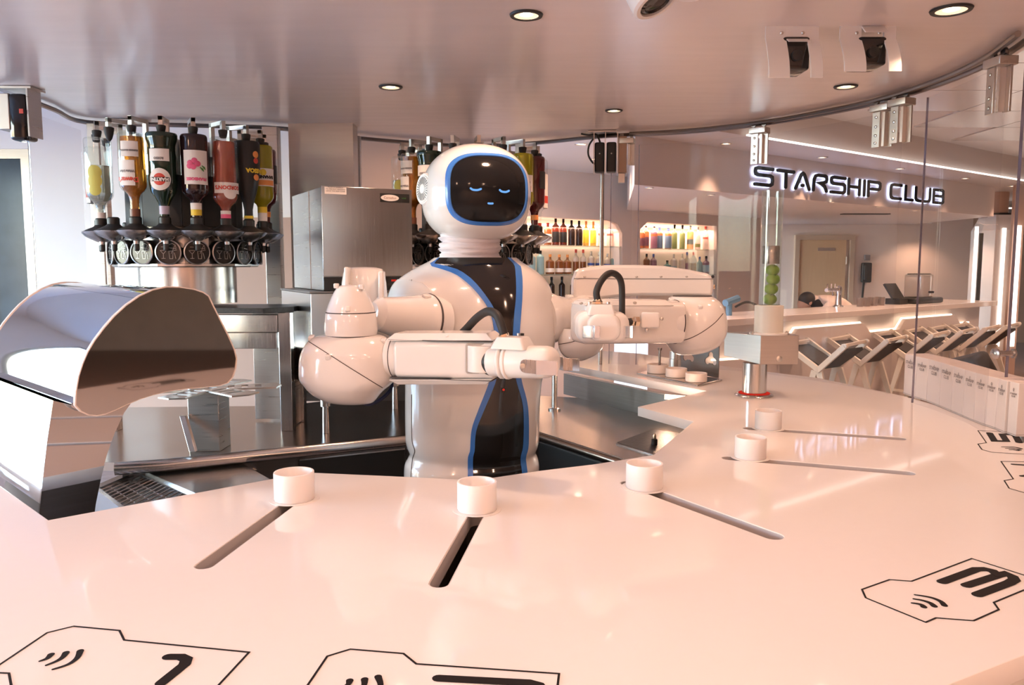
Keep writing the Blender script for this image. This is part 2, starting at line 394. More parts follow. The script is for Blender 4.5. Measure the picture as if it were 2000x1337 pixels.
# wall with the two lit niches
nl = [wallpx(*p) for p in ((1010,420),(1190,430),(1206,437),(1215,455),(1217,640),(1010,640))]
nr = [wallpx(*p) for p in ((1250,448),(1265,433),(1400,441),(1400,640),(1250,640))]
g = plate([(-1.9,0),(3.9,0),(3.9,Zf),(-1.9,Zf)], [nl, nr], .05, A0-BN*.05, BD, UP)
wall_club = struct('wall_club', g, M['wallw'])
for lp in (nl, nr):
    fr = [A0+BD*t+UP*z for t,z in lp]; bk = [p-BN*.34 for p in fr]
    part('niche', G().loft([fr, bk], cap=False).add(bk, [tuple(range(len(bk)))]), M['niche'], wall_club, ang=20)
    ts = [t for t,z in lp]; zt = max(z for t,z in lp)
    a, b = min(ts)+.12, max(ts)-.08
    zz = min(lp[0][1], lp[2][1])-.035
    if lp is nr: zz = lp[2][1]-.03
    part('led_strip', G().prism([Ap(a,-.30,zz), Ap(b,-.30,zz), Ap(b,-.33,zz), Ap(a,-.33,zz)], (0,0,.02)), M['ledwarm'], wall_club)
    lamp('niche_lamp', 'AREA', Ap((a+b)/2,-.17,zz-.02), 15, (1,.66,.48), b-a, (0,0,math.atan2(DY,DX)), .2)
# far wall behind the club bar, with the door
struct('wall_end', plate([(2.6,0),(7.45,0),(7.45,Zf),(2.6,Zf)], [], .1, (0,12.9,0), (1,0,0), (0,0,1)), M['wallw'])
Yd = 12.78
q = [P(1552,466,Yd), P(1668,466,Yd)]
x0, x1, zt = q[0].x, q[1].x, q[0].z
d = struct('door_1', G().box(((x0+x1)/2-.03, Yd, zt/2), (x1-x0-.2, .05, zt)), M['door'])
part('door_frame', plate([(x0,0),(x1,0),(x1,zt+.06),(x0,zt+.06)], [[(x0+.07,-.01),(x1-.07,-.01),(x1-.07,zt-.02),(x0+.07,zt-.02)]], .07, (0,Yd+.02,0), (1,0,0), (0,0,1)), mat('door_frame_veneer', (.50,.38,.28), .4), d)
part('door_handle', G().tube([(x1-.25,Yd-.03,1.02),(x1-.25,Yd-.08,1.02),(x1-.37,Yd-.08,1.02)], .012, 8), M['alu'], d)
part('hinge', G().cyl((x1-.12,Yd-.04,.9),(x1-.12,Yd-.04,1.02),.014,None,8), M['alu'], d); part('hinge', G().cyl((x1-.12,Yd-.04,1.6),(x1-.12,Yd-.04,1.72),.014,None,8), M['alu'], d)
part('door_sign', G().box((x1-.45, Yd-.03, zt-.17), (.28,.006,.05)), M['alu'], d)
# pier between the niche wall and the far wall
pa = P(1430,400,11.3); pb = P(1480,400,11.3)
struct('trim_3', G().box(((pa.x+pb.x)/2, 11.4, Zb/2), (pb.x-pa.x, .5, Zb)), mat('pier_paint', (.55,.36,.27), .5, noise=.05))
# ------------------------------------------------------------------ canopy over the bar
RAILPX = [(-60,140),(40,186),(165,234),(350,240),(550,247),(700,266),(900,281),(1040,276),(1185,262),(1340,254),(1490,238),(1620,216),(1740,190),(1860,152),(1960,108),(2040,55)]
RAIL = [atz(x, y, Zc-.005) for x, y in RAILPX]
def railpt(px, z=Zc, inset=0.0):
    y = interp(RAILPX, px)[0]; p = atz(px, y, Zc-.005); c = V((0,2.5,0)); d = V((p.x, p.y-2.5, 0)); d *= (1 - inset/d.length)
    return V((d.x, d.y+2.5, z))
outl = [(p.x*1.03, 2.5+(p.y-2.5)*1.03) for p in RAIL] + [(1.95,1.2),(1.7,.2),(1.0,-.6),(0,-.85),(-1.1,-.7),(-1.9,0),(-2.35,1.2)]
struct('ceiling_canopy', plate(outl, [], Zn-Zc-.005, (0,0,Zc), (1,0,0), (0,1,0)), M['canopy'], ang=30)
def rail_tube(pxs, inset, z, r):
    return G().tube(smooth([railpt(p, z, inset) for p in pxs], 5), r, 8)
t = thing('glass_track', 'dark twin steel rail curving along the rim of the canopy ceiling', 'rail', railpt(1490, Zc))
part('rail', rail_tube([40,100,165,350,550,700,900,1040,1185,1340,1490,1620,1740,1860,1960,2040], .02, Zc-.018, .011), M['steeld'], t)
part('rail', rail_tube([1235,1340,1490,1620,1740,1860,1960,2040], .075, Zc-.020, .010), M['steeld'], t)
# ------------------------------------------------------------------ fittings in the ceilings
def downlight(px, py, z, wpx, label, group, energy, name='downlight', ring=M['blackm'], spot=120, deep=.03):
    p = atz(px, py, z); d = (p-V((0,0,EYE))).length; R = wpx/2*d/F
    t = thing(name, label, 'light', p, group)
    part('trim_ring', G().lathe([(R*.72,-.001),(R*.74,-.006),(R*.95,-.006),(R,-.001)], (0,0,0), n=28, cap=False), ring, t, local=True)
    part('reflector', G().lathe([(R*.74,-.004),(R*.66,-.0025),(R*.5,-.0015),(R*.36,-.001)], (0,0,0), n=24, cap=False), mat('reflector_glow', (.9,.7,.5), .3, emit=(1,.72,.48), es=1.1), t, local=True)
    part('lamp_glass', G().lathe([(R*.40,-.0012),(R*.30,-.003),(.0001,-.0035)], (0,0,0), n=20, cap=False), M['lampin'], t, local=True)
    if energy:
        l = lamp('lamp', 'SPOT', (0,0,-.03), energy, WARM, R*.6, spot=math.radians(spot), blend=.7); l.parent = t
    return t
GL = 'downlights in the bar canopy'
downlight(1028,28,Zc,61,'black-rimmed downlight in the canopy above and nearest the robot', GL, L_CANOPY)
downlight(763,169,Zc,44,'black-rimmed downlight in the canopy left of the robot\'s head', GL, L_CANOPY*.8)
downlight(1199,215,Zc,33,'small lit downlight in the canopy above the black motor unit', GL, L_CANOPY*.9)
downlight(1652,168,Zc,40,'lit downlight in the canopy just below the white projector brackets', GL, L_CANOPY)
downlight(1858,18,Zc,64,'lit downlight in the canopy near the top right corner', GL, L_CANOPY)
GF = 'small downlights beyond the glass'
for px, py, z, wv, lab in ((1135,281,Zf,26,'small lit downlight beyond the glass, left of the black motor unit'), (1165,310,Zf,26,'small lit downlight beyond the glass, directly under the black motor unit'),
        (1418,280,Zf,22,'small lit downlight left of the bright strip, over the sign\'s start'), (1606,307,Zf,20,'small lit downlight over the sign, below the bright ceiling strip'),
        (1757,329,Zf,18,'small lit downlight over the word CLUB'), (1885,348,Zf,16,'small lit downlight right of the glowing sign above its end'), (1977,363,Zf,14,'small lit downlight at the right frame edge under the bright strip'),
        (1905,238,Zn,24,'lit downlight in the panelled ceiling at upper right')):
    downlight(px, py, z, wv, lab, GF, L_CLUB*(1.5 if px < 1200 else 1), ring=M['alu'], spot=150 if px < 1200 else 75)
for px, py, wv, lab in ((1268,366,17,'tiny downlight under the bulkhead, left end, behind the glass'), (1388,380,17,'tiny downlight under the bulkhead over the right bottle niche'), (1625,394,14,'tiny downlight under the sign, over the door'),
        (1716,403,13,'tiny downlight under the sign, right of the door'), (1787,411,12,'tiny downlight under the word CLUB'), (1868,427,10,'tiny downlight under the right end of the bulkhead'), (1815,435,10,'tiny downlight deep under the bulkhead near its right end')):
    downlight(px, py, Zb, wv, lab, 'tiny downlights under the bulkhead', L_CLUB*.9, ring=M['alu'], spot=125)
# long bright strip at the ceiling step
s0 = atz(1460,265,Zf-.012); s1 = s0 + BD*7.5
solo('ceiling_strip_light', G().prism([s0-BN*-.0+BN*.012, s1+BN*.012, s1-BN*.012, s0-BN*.012], (0,0,.012)), M['ledw'], 'long thin white light strip along the ceiling above the sign', 'light', s0)
p0 = P(1950,408,13); solo('corridor_strip_light', G().prism([p0, p0+V((1.6,-.9,0)), p0+V((1.6,-.87,0)), p0+V((0,.03,0))], (0,0,.02)), M['ledw'], 'short bright strip light at the right edge behind the lit column', 'light', p0)
# projector brackets hanging from the canopy
def projector(px0, px1, py0, py1, wx0, wx1, wy0, wy1, label):
    Y = 2.40; a = P(px0, py0, Y); b = P(px1, py0, Y); zt = Zc; zb = P(px0, py1, Y).z; W = b.x-a.x; H = zt-zb
    c = V(((a.x+b.x)/2, Y, zt)); t = thing('projector', label, 'projector', c, 'projectors under the canopy')
    prof = [(0,0),(0,-.035)] + [(-.045*math.sin(PI/2*k/5)*1.0, -.035-(H-.035)*k/5) for k in range(1,6)]
    def row(x, o): return [V((x, o+y, z)) for y, z in prof]
    hx0 = P(wx0, py0, Y).x-c.x; hx1 = P(wx1, py0, Y).x-c.x; hz0 = P(px0, wy0, Y).z - zt
    g = G()
    def sheet(x0, x1, z0=None):
        pr = [(y,z) for y,z in prof]
        if z0 is not None:
            pr = [(y,z) for y,z in prof if z > z0] + [(-.03, z0)]
        g.shellpatch([[V((x0,y,z)) for y,z in pr], [V((x1,y,z)) for y,z in pr]], [[V((x0,y+.006,z)) for y,z in pr], [V((x1,y+.006,z)) for y,z in pr]])
    sheet(-W/2, hx0); sheet(hx0, hx1, hz0); sheet(hx1, W/2)
    part('bracket', g, M['whitem'], t, local=True)
    part('projector_body', G().rprism(((hx0+hx1)/2,.045,-.030),((hx0+hx1)/2,.045,-H*.80),W*.26,.050,.01,.008, X=(1,0,0)), M['black'], t, local=True)
    part('lens', G().lathe([(.016,0),(.016,.012),(.012,.014)], ((hx0+hx1)/2, -.005, -H*.55), (0,-1,0), 18), M['blackm'], t, local=True)
    for sx in (-.2,.2):
        part('screw', G().lathe([(.005,0),(.005,.002),(.003,.004)], (sx*W, -.0, -.02), (0,-1,0), 10), M['alu'], t, local=True)
    return t
projector(1496,1600,50,158,1536,1577,86,150,'white curved bracket with black projector under the canopy, left one of the pair')
projector(1642,1752,32,146,1684,1728,68,136,'white curved bracket with black projector under the canopy, right one of the pair')
# white spotlight heads cut by the top of the frame
def spot_head(c, r, ax, label, lens=True):
    t = thing('spotlight_head', label, 'camera', c)
    part('housing', G().lathe([(r*.6,-.09),(r*.92,-.085),(r,-.07),(r,.0),(r*.9,.006),(r*.74,.006),(r*.72,-.02)], c, ax, 28), M['whitem'], t)
    if lens: part('lens', G().lathe([(r*.74,.0),(r*.55,.006),(r*.5,.002),(r*.25,.004),(.0005,.004)], c, ax, 24), M['black'], t)
    part('bracket', G().cyl(c - V(ax).normalized()*.06, V((c.x, c.y+.01, Zc)), .012), M['whitem'], t)
    return t
spot_head(P(1282,4,2.02), .062, (.45,-.3,-1), 'white ceiling camera with black lens at the top edge')
spot_head(P(1345,-22,1.98), .055, (-.1,-.2,-1), 'second white round head at the top edge, right of the camera', False)
spot_head(P(640,-22,1.98), .055, (0,-.1,-1), 'white round head barely showing at the top edge, left of centre', False)
# ================================================================== BAR COUNTER
inner_px = [(-260,800),(-60,906),(0,948),(95,1015),(600,922),(760,929),(930,937),(1052,919),(1161,906),(1276,888),(1354,823),(1246,794),(1380,763),(1129,716),(1075,706)]
outer_px = [(1090,678),(1250,690),(1430,717),(1600,738),(1765,773),(1880,806),(1960,842),(2000,864)]
inn = [atz(x,y,ZT) for x,y in inner_px]; outp = [atz(x,y,ZT) for x,y in outer_px]
CC = V((-.02,2.55,0))
out_xy = [(p.x,p.y) for p in outp]
arc = [(1.60,2.1),(1.50,1.72),(1.30,1.42),(1.02,1.20)]
e0, e1 = atz(2000,1279,ZT), atz(1851,1337,ZT)
arc += [(e0.x,e0.y),(e1.x,e1.y),(.30,.86),(0,.80),(-.4,.82),(-.9,.98),(-1.35,1.28),(-1.62,1.65),(-1.72,2.05)]
outer = [(p.x,p.y) for p in inn] + out_xy + arc
def slot(a, b, w, r=10):
    a = atz(*a, ZT); b = atz(*b, ZT); d = (b-a).normalized(); n = V((-d.y, d.x, 0)); o = []
    for k in range(9):
        t = -PI/2 + PI*k/8; p = b + d*math.cos(t)*w/2 + n*math.sin(t)*w/2; o.append((p.x,p.y))
    for k in range(9):
        t = PI/2 + PI*k/8; p = a + d*math.cos(t)*w/2 + n*math.sin(t)*w/2; o.append((p.x,p.y))
    return o
SLOTS = [((575,975),(400,1103),.036), ((933,1000),(858,1138),.036), ((1228,943),(1510,1046),.042), ((1425,894),(1770,923),.044), ((1464,836),(1755,856),.044)]
holes = [slot(*s) for s in SLOTS]
TH = .036
g = plate(outer, holes, TH, (0,0,ZT-TH), (1,0,0), (0,1,0), bevel=.0015)
counter = thing('bar_counter', 'large curved glossy white bar counter with slots and printed seat numbers', 'counter', (0,1.2,0))
top = part('countertop', g, M['counter'], counter, ang=30)
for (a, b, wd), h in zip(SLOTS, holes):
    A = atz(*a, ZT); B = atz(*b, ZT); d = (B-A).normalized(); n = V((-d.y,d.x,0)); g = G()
    lo = [A-d*.03-n*(wd*.5+.012), B+d*.02-n*(wd*.5+.012), B+d*.02+n*(wd*.5+.012), A-d*.03+n*(wd*.5+.012)]
    z0, z1 = ZT-TH-.14, ZT-TH-.001
    g.loft([[V((p.x,p.y,z1)) for p in lo], [V((p.x,p.y,z0)) for p in lo]], cap=False).add([V((p.x,p.y,z0)) for p in lo], [(0,1,2,3)])
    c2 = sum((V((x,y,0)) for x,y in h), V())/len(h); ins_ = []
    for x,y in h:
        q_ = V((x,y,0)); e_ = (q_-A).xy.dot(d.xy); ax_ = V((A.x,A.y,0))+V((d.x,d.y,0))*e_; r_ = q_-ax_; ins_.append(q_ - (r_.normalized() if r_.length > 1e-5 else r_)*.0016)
    part('slot_shade_wall', G().shellpatch([[V((x,y,ZT-TH)) for x,y in h+h[:1]],[V((x,y,ZT-.0012)) for x,y in h+h[:1]]], [[V((q.x,q.y,ZT-TH)) for q in ins_+ins_[:1]],[V((q.x,q.y,ZT-.0012)) for q in ins_+ins_[:1]]]), mat('slot_shade_grey', (.54,.49,.47), .5), counter, ang=40)  # grey skin added inside the slot; its colour paints the sidewalls' shade
    part('slot_channel', g, M['steeld'], counter, ang=20)
# skirt under the slab: outer wall and inner lining
ow = [V((x,y,0)) for x,y in out_xy[2:]+arc]; g = G()
r0 = [CC+(p-CC)*.90 for p in ow]; r1 = [CC+(p-CC)*.88 for p in ow]
for lo, hi in ((0.0, ZT-TH-.001),):
    g.shellpatch([[V((p.x,p.y,lo)) for p in r0],[V((p.x,p.y,hi)) for p in r0]], [[V((p.x,p.y,lo)) for p in r1],[V((p.x,p.y,hi)) for p in r1]])
part('outer_skirt', g, M['whitem'], counter, ang=40)
iw = [CC+(p-CC)*1.10 for p in inn[3:9]]; iw2 = [CC+(p-CC)*1.13 for p in inn[3:9]]; g = G()
g.shellpatch([[V((p.x,p.y,0)) for p in iw],[V((p.x,p.y,ZT-TH-.001)) for p in iw]], [[V((p.x,p.y,0)) for p in iw2],[V((p.x,p.y,ZT-TH-.001)) for p in iw2]])
part('inner_lining', g, M['steeld'], counter, ang=20)
# dark upright behind the notch, with its light
na, nb = atz(1095,716,ZT), atz(1385,775,ZT); d = (nb-na).normalized(); n = V((-d.y,d.x,0))
part('back_lining', G().prism([V((p.x,p.y,.90)) for p in (na+n*.02, nb+n*.02+d*.25, nb+n*.05+d*.25, na+n*.05)], (0,0,ZT-TH-.901)), M['steeld'], counter, ang=20)
la = onplane(1302,772,na+n*.017,n); lb = onplane(1346,776,na+n*.017,n)
part('under_light', G().prism([V((p.x,p.y,p.z-.016)) for p in (la, lb, lb-n*.012, la-n*.012)], (0,0,.022)), M['ledwarm'], counter)
pl = lamp('under_counter_lamp','POINT', (la+lb)/2 - n*.06, 2.2, WARM, .03)
# ------------------------------------------------------------------ printed seat markings
NZ = V((0,0,1))
def cpt(pts): return [atz(x, y, ZT+.0005) for x, y in pts]
def marking(outline, strokes, waves, sw, wv, closed=False):
    o = part('seat_marking', G().stroke(cpt(outline), NZ, .0032, .0003, closed=closed), M['print'], counter, ang=20)
    for i_, (s, sm) in enumerate(strokes):
        pts = cpt(s); part('numeral', G().stroke(smooth(pts, 5) if sm else pts, NZ, sw, .0004+.0003*i_), M['print'], o, ang=20)
    g = G()
    for a in waves:
        pts = smooth(cpt(a), 5); n = len(pts); g.stroke(pts, NZ, [wv*(.45+.75*k/(n-1)) for k in range(n)], .0004)
    if waves: part('contactless_symbol', g, M['print'], o, ang=20)
z3 = lambda pts: [(1400+x/3.333, 950+y/3.333) for x,y in pts]
marking(z3([(945,668),(1125,604),(1268,615),(1660,467),(2000,575),(2190,640),(2000,672),(1803,753),(1836,799),(1672,872),(1428,853),(1360,882),(970,723)]),
  [(z3([(1468,619),(1690,537),(1745,536),(1795,548),(1832,576),(1625,643)]), False), (z3([(1832,576),(1880,566),(1925,585),(1938,606),(1905,626),(1697,703)]), False)],
  [z3([(1290,703),(1390,720),(1455,745),(1482,772)]), z3([(1282,730),(1340,740),(1390,757),(1416,777)]), z3([(1270,757),(1310,762),(1335,770),(1348,782)])], .0185, .0085, True)
z1 = lambda pts: [(x/2.857, 1000+y/2.857) for x,y in pts]
marking(z1([(-160,960),(0,848),(263,671),(410,635),(667,659),(693,712),(1390,780),(1220,963),(1100,1090)]),
  [(z1([(938,806),(1010,806),(1040,820),(1030,848),(900,952)]), False)],
  [z1([(222,830),(262,815),(285,793)]), z1([(258,853),(315,830),(350,808),(368,783)]), z1([(295,876),(380,848),(430,812),(448,773)])], .0165, .0080)
part('seat_marking', G().stroke(cpt(z1([(-120,890),(0,895),(50,897),(62,963),(70,1010)])), NZ, .0032, .0003), M['print'], counter, ang=20)
z2 = lambda pts: [(560+x/2.925, 880+y/2.925) for x,y in pts]
marking(z2([(20,1470),(120,1337),(232,1172),(363,1132),(667,1157),(740,1216),(1556,1272),(1548,1337),(1530,1480)]),
  [(z2([(865,1298),(1385,1325),(1440,1340),(1465,1375),(1440,1420)]), False)],
  [z2([(330,1345),(352,1332),(360,1312)]), z2([(400,1365),(440,1340),(445,1305)]), z2([(480,1385),(535,1345),(522,1290)])], .0165, .0085)
z5 = lambda pts: [(1740+x/3.93, 660+y/3.93) for x,y in pts]
marking(z5([(1022,725),(830,716),(668,708),(733,802),(668,812),(700,855),(775,875),(1022,890),(1180,898)]),
  [(z5([(757,728),(795,788),(888,790),(853,738),(950,738),(985,800)]), False)],
  [z5([(850,834),(905,834),(960,838),(1000,848)]), z5([(880,845),(920,845),(965,850),(990,858)]), z5([(908,856),(940,856),(975,862)])], .0200, .0080)
marking(z5([(1200,952),(1022,948),(845,945),(940,1080),(870,1092),(908,1152),(1022,1185),(1150,1215)]),
  [(z5([(938,968),(1022,973),(1120,980)]), False), (z5([(1004,1058),(1060,1054),(1120,1050)]), False)], [], .0120, .008)
# ------------------------------------------------------------------ frosted cup holders at the inner ends of the slots
def cup(pxc, pyb, wpx, hpx, label):
    c = atz(pxc, pyb, ZT); d = c.y*CP + (EYE-ZT)*SP; R = wpx/2*d/F; c = c + V((0, R*.95, 0)); H = hpx*d/F
    t = thing('cup_holder', label, 'cup holder', c, 'frosted cup holders on the counter')
    part('cup_body', G().lathe([(R*.97,.0006),(R,.004),(R,H-.002),(R*.985,H),(R*.90,H),(R*.88,H-.002),(R*.86,.010),(.0005,.009)], c, n=40, cap=False).lathe([(R*.97,.0006),(.0005,.0006)], c, n=40, cap=False), M['frost'], t, ang=50)
    part('base_ring', G().lathe([(R*1.24,.0),(R*1.24,.0008),(R*1.0,.0010),(R*.99,.0)], c, n=40, cap=False), mat('clear_base', (.86,.82,.80), .15), t, ang=50)
    return t
cup(565,985,79,56,'frosted white cup holder at the end of the leftmost counter slot')
cup(930,1006,79,58,'frosted white cup holder in front of the robot on the middle slot')
cup(1264,961,73,50,'frosted white cup holder on the slot right of the robot')
cup(1474,900,61,42,'frosted white cup holder on the fourth slot from the left')
cup(1508,841,51,36,'small far frosted cup holder on the slot below the lime dispenser')
# ------------------------------------------------------------------ lime dispenser
c = atz(1477,775,ZT); d = c.y*CP+(EYE-ZT)*SP; s = d/F; c = c + V((0,.03,0)); s = (c.y*CP+.55*SP)/F
limes = []
t = thing('lime_dispenser', 'stainless steel lime dispenser with clear tube standing on the counter', 'dispenser', c)
def zat(py): return P(1477, py, c.y).z
def xat(px): return P(px, 700, c.y).x
part('base_flange', G().lathe([(36*s,0),(37*s,.004),(34*s,.010),(26*s,.013)], c, n=36), M['steelh'], t)
part('light_ring', G().lathe([(27*s,.0132),(30*s,.0134),(29*s,.0155),(25*s,.016)], c, n=36), M['redled'], t)
part('column', G().cyl((c.x,c.y,ZT+.012), (c.x,c.y,zat(708)), 23*s, None, 32), M['steelh'], t)
zb, zt_ = zat(708), zat(652)
bx = [V((xat(1426),c.y+.10,0)), V((xat(1476),c.y-.06,0)), V((xat(1549),c.y-.06,0)), V((xat(1549),c.y+.10,0))]
g = G().loft([[V((p.x,p.y,zb+(.018 if k in (0,) else 0))) for k,p in enumerate(bx)], [V((p.x,p.y,zt_)) for p in bx]])
part('steel_box', g, mat('box_steel', (.52,.48,.45), .42, 1.0, noise=.08, scale=6, stretch=(1,1,30)), t, bev=.002, ang=20)
part('knob', G().lathe([(6*s,0),(6*s,.004),(4*s,.006)], (xat(1512), c.y-.06, zat(697)), (0,-1,0), 16), M['alu'], t)
part('collar', G().lathe([(36*s,0),(36*s,.006),(30*s,.008)], (xat(1499),c.y,zt_), n=32), M['whitem'], t)
cz = V((xat(1499),c.y,0))
part('tube_socket', G().lathe([(27*s,zt_+.006),(27*s,zat(596)),(20.5*s,zat(595)),(20.0*s,zat(603))], cz, n=36), mat('socket_white', (.80,.78,.70), .4, sss=.1), t)
for sx in (1466, 1532):
    part('bolt', G().lathe([(5*s,0),(5*s,.006),(2.5*s,.006),(2.5*s,.014)], (xat(sx),c.y-.02,zt_), n=8), M['alu'], t)
part('clear_tube', G().lathe([(20*s,zat(600)),(20*s,zat(372)),(18.6*s,zat(372)),(18.6*s,zat(600))], cz, n=32, cap=False), mat('tube_acrylic','') if False else glassmat('tube_acrylic', (.93,.95,.94), 1.6, .03, .03), t)
wz = G().lathe([(16*s,zat(515)),(16.5*s,zat(514)),(16.5*s,zat(481)),(16*s,zat(480))], cz, n=28)
solo('tube_weight', wz, M['steelh'], 'steel cylinder weight resting on the limes inside the clear tube', 'weight', cz+V((0,0,zat(515))))
for k, (px, py) in enumerate(((1503,527),(1505,545),(1502,564),(1500,584))):
    q = V((xat(px),c.y,zat(py))); lt = thing('lime', '%s green lime %s in the clear dispenser tube' % (('topmost','second','third','lowest')[k], ('under the steel weight','from the top','from the top','at the socket')[k]), 'lime', q, 'limes in the tube')
    part('lime_fruit', G().ball(q, 13*s, 13*s, 11*s, 18, 10), M['lime'], lt); part('stem_end', G().lathe([(2.5*s,0),(1.5*s,2*s)], q+V((0,-9*s,8*s)), (0,-.6,.8), 8), mat('lime_tip', (.12,.25,.02), .5), lt)
# ------------------------------------------------------------------ muddling rack by the right arm
a = atz(1243,731,ZT); b = atz(1362,755,ZT); c2 = atz(1411,744,ZT); a2 = a + (c2-b)
t = thing('cup_rack', 'dark steel rack with cut-out backplate on the counter below the right arm', 'rack', (a+c2)/2)
part('base_plate', G().prism([a,b,c2,a2], (0,0,.010)), M['steelh'], t, bev=.003)
X = (b-a).normalized(); Yv = V((-X.y,X.x,0))
bk0 = c2 - X*.0 - Yv*.01; W = (b-a).length
e = atz(1404,742,ZT); hgt = .155
def arcp(cx, cy, r, n=14): return [(cx+r*math.cos(2*PI*k/n), cy+r*math.sin(2*PI*k/n)) for k in range(n)]
def club(cx, cy, r):  # trefoil cut-out
    o = []
    for a0, dx, dy in ((-40,r*.95,-r*.45),(90,0,r*.75),(220,-r*.95,-r*.45)):
        for k in range(9):
            th = math.radians(a0-110+220*k/8 + (0 if a0 != 90 else 0)); o.append((cx+dx+r*.62*math.cos(th), cy+dy+r*.62*math.sin(th)))
    return o
Lb = .27
part('back_plate', plate([(-Lb,0),(0,0),(0,hgt),(-Lb,hgt)], [club(-.055,.085,.026), club(-.215,.085,.026)], .005, e+UP*.010, X, UP), M['steeld'], t, ang=20)
for k, (px, py, lab) in enumerate(((1286,724,'shallow white cup on the steel rack, under the pouring rod'),(1322,732,'shallow white cup in the middle of the steel rack'),(1361,741,'shallow white cup at the right end of the steel rack'))):
    q = atz(px, py+4, ZT+.011); dd = q.y/F; R = 21*dd; H = 17*dd; q = q + V((0,R*.3,0))
    solo('dish', G().lathe([(R*.96,0),(R,.002),(R,H),(R*.88,H),(R*.86,H*.5),(.0005,H*.5)], q, n=30), mat('dish_white', (.80,.72,.67), .4), lab, 'dish', q, 'white dishes on the steel rack')
# steel jar and pouring rod hanging above the dishes
q = atz(1325,722,ZT+.011); dd = q.y/F; q2 = q + V((0,.06,0))
solo('steel_jar', G().lathe([(13*dd,0),(13*dd,.012),(14*dd,.013),(14*dd,.05),(13*dd,.052),(13*dd,.09)], q2, n=24), M['steelh'], 'short steel jar standing behind the dishes on the rack', 'jar', q2)
q3 = atz(1288,722,ZT+.02)
solo('pouring_rod', G().tube([q3, q3+UP*.02, q3+UP*.10], [.003,.006,.006], 10).lathe([(.010,.10),(.012,.112)], q3, n=14), M['steeld'], 'thin dark steel rod standing in the left white dish', 'rod', q3)
# ================================================================== THE ROBOT
RY = 2.6
rc = V((P(922,800,RY).x, RY, 0))
rob = thing('robot', 'white and black humanoid robot bartender with blue trim behind the counter', 'robot', rc)
class RS:
    """a body of stacked super-ellipse rows given in pixels at depth Y: (py, left px, right px, depth half-size)"""
    def __init__(s, rows, Y, ex=2.2):
        s.Y = Y; s.ex = ex; s.t = []
        for py, l, r, b in rows:
            a = P(l, py, Y); c = P(r, py, Y); s.t.append((a.z, (a.x+c.x)/2, (c.x-a.x)/2, b))
        s.t.sort()
    def at(s, th, z, off=0.0):
        cx, a, b = interp(s.t, z); c, q = math.cos(th), math.sin(th); e = 2/s.ex
        return V((cx + math.copysign(abs(q)**e, q)*(a+off), s.Y - math.copysign(abs(c)**e, c)*(b+off), z))
    def solve(s, px, py):
        Y = s.Y - .1; th = 0
        for _ in range(12):
            p = P(px, py, Y); z = min(max(p.z, s.t[0][0]), s.t[-1][0]); cx, a, b = interp(s.t, z)
            u = max(-1, min(1, (p.x-cx)/a)); th = math.asin(math.copysign(abs(u)**(s.ex/2), u)); Y = s.at(th, z).y
        return th, z
    def mesh(s, n=64, k=4):
        zs = []
        sm = smooth([V((z, cx, a)) for z, cx, a, b in s.t], k); bs = smooth([V((z, b, 0)) for z, cx, a, b in s.t], k)
        s.t = [(p.x, p.y, p.z, max(q.y, 1e-4)) for p, q in zip(sm, bs)]
        for i in range(1, len(s.t)):
            if s.t[i][0] <= s.t[i-1][0]: s.t[i] = (s.t[i-1][0]+1e-5,)+s.t[i][1:]
        return G().loft([[s.at(2*PI*j/n, z) for j in range(n)] for z, *_ in s.t])
torso = RS([(503,848,1009,.105),(510,838,1018,.115),(518,822,1030,.125),(530,800,1048,.138),(545,779,1064,.150),(562,766,1075,.158),(590,758,1082,.165),(620,757,1086,.170),(655,763,1086,.172),(690,777,1080,.175),(718,789,1068,.178),(745,792,1058,.180),
  (800,792,1054,.184),(850,793,1053,.188),(868,796,1051,.187),(882,801,1046,.182),(893,797,1050,.187),(906,791,1053,.192),(935,790,1053,.195),(990,790,1053,.195),(1120,790,1053,.195)], RY)
part('torso_shell', torso.mesh(72), M['white'], rob)
LO = [(836,517),(884,532),(914,553),(941,583),(957,610),(964,640),(966,680),(962,715),(955,747),(933,803),(921,839),(918,880),(914,893),(914,935),(914,960)]
LI = [(846,513),(893,525),(924,547),(951,580),(967,608),(975,640),(977,680),(973,715),(966,750),(943,806),(930,841),(927,880),(924,893),(924,935),(924,960)]
RI = [(1004,516),(1007,545),(1007,580),(1004,610),(1001,652),(1000,690),(1003,715),(1008,744),(1021,796),(1021,868),(1016,893),(1019,927),(1019,960)]
RO = [(1016,520),(1019,545),(1019,580),(1017,610),(1014,652),(1013,690),(1014,715),(1018,744),(1030,796),(1031,868),(1026,893),(1029,927),(1029,960)]
def curve_of(pts):
    pts = [(p.x, p.y) for p in smooth([V((x,y,0)) for x,y in pts], 4)]
    q = sorted([(lambda r: (r[1], r[0]))(torso.solve(*p)) for p in pts]); return q
cLO, cLI, cRI, cRO = [curve_of(c) for c in (LO, LI, RI, RO)]
ztop = torso.t[-1][0]; zbot = max(c[0][0] for c in (cLO, cLI, cRI, cRO))
zs = [zbot + (ztop-zbot)*i/80 for i in range(81)]
def band(fa, fb, o0, o1, n):
    ga, gb = [], []
    for z in zs:
        t0, t1 = interp(fa, z)[0], interp(fb, z)[0]
        ga.append([torso.at(t0+(t1-t0)*j/n, z, o1) for j in range(n+1)]); gb.append([torso.at(t0+(t1-t0)*j/n, z, o0) for j in range(n+1)])
    return G().shellpatch(ga, gb)
part('chest_panel', band(cLI, cRI, -.004, .0018, 16), M['black'], rob, ang=50)
part('blue_piping', band(cLO, cLI, -.004, .0035, 3), M['blue'], rob, ang=50)
part('blue_piping', band(cRI, cRO, -.004, .0035, 3), M['blue'], rob, ang=50)
th, z = torso.solve(983,761); q = torso.at(th, z, .002)
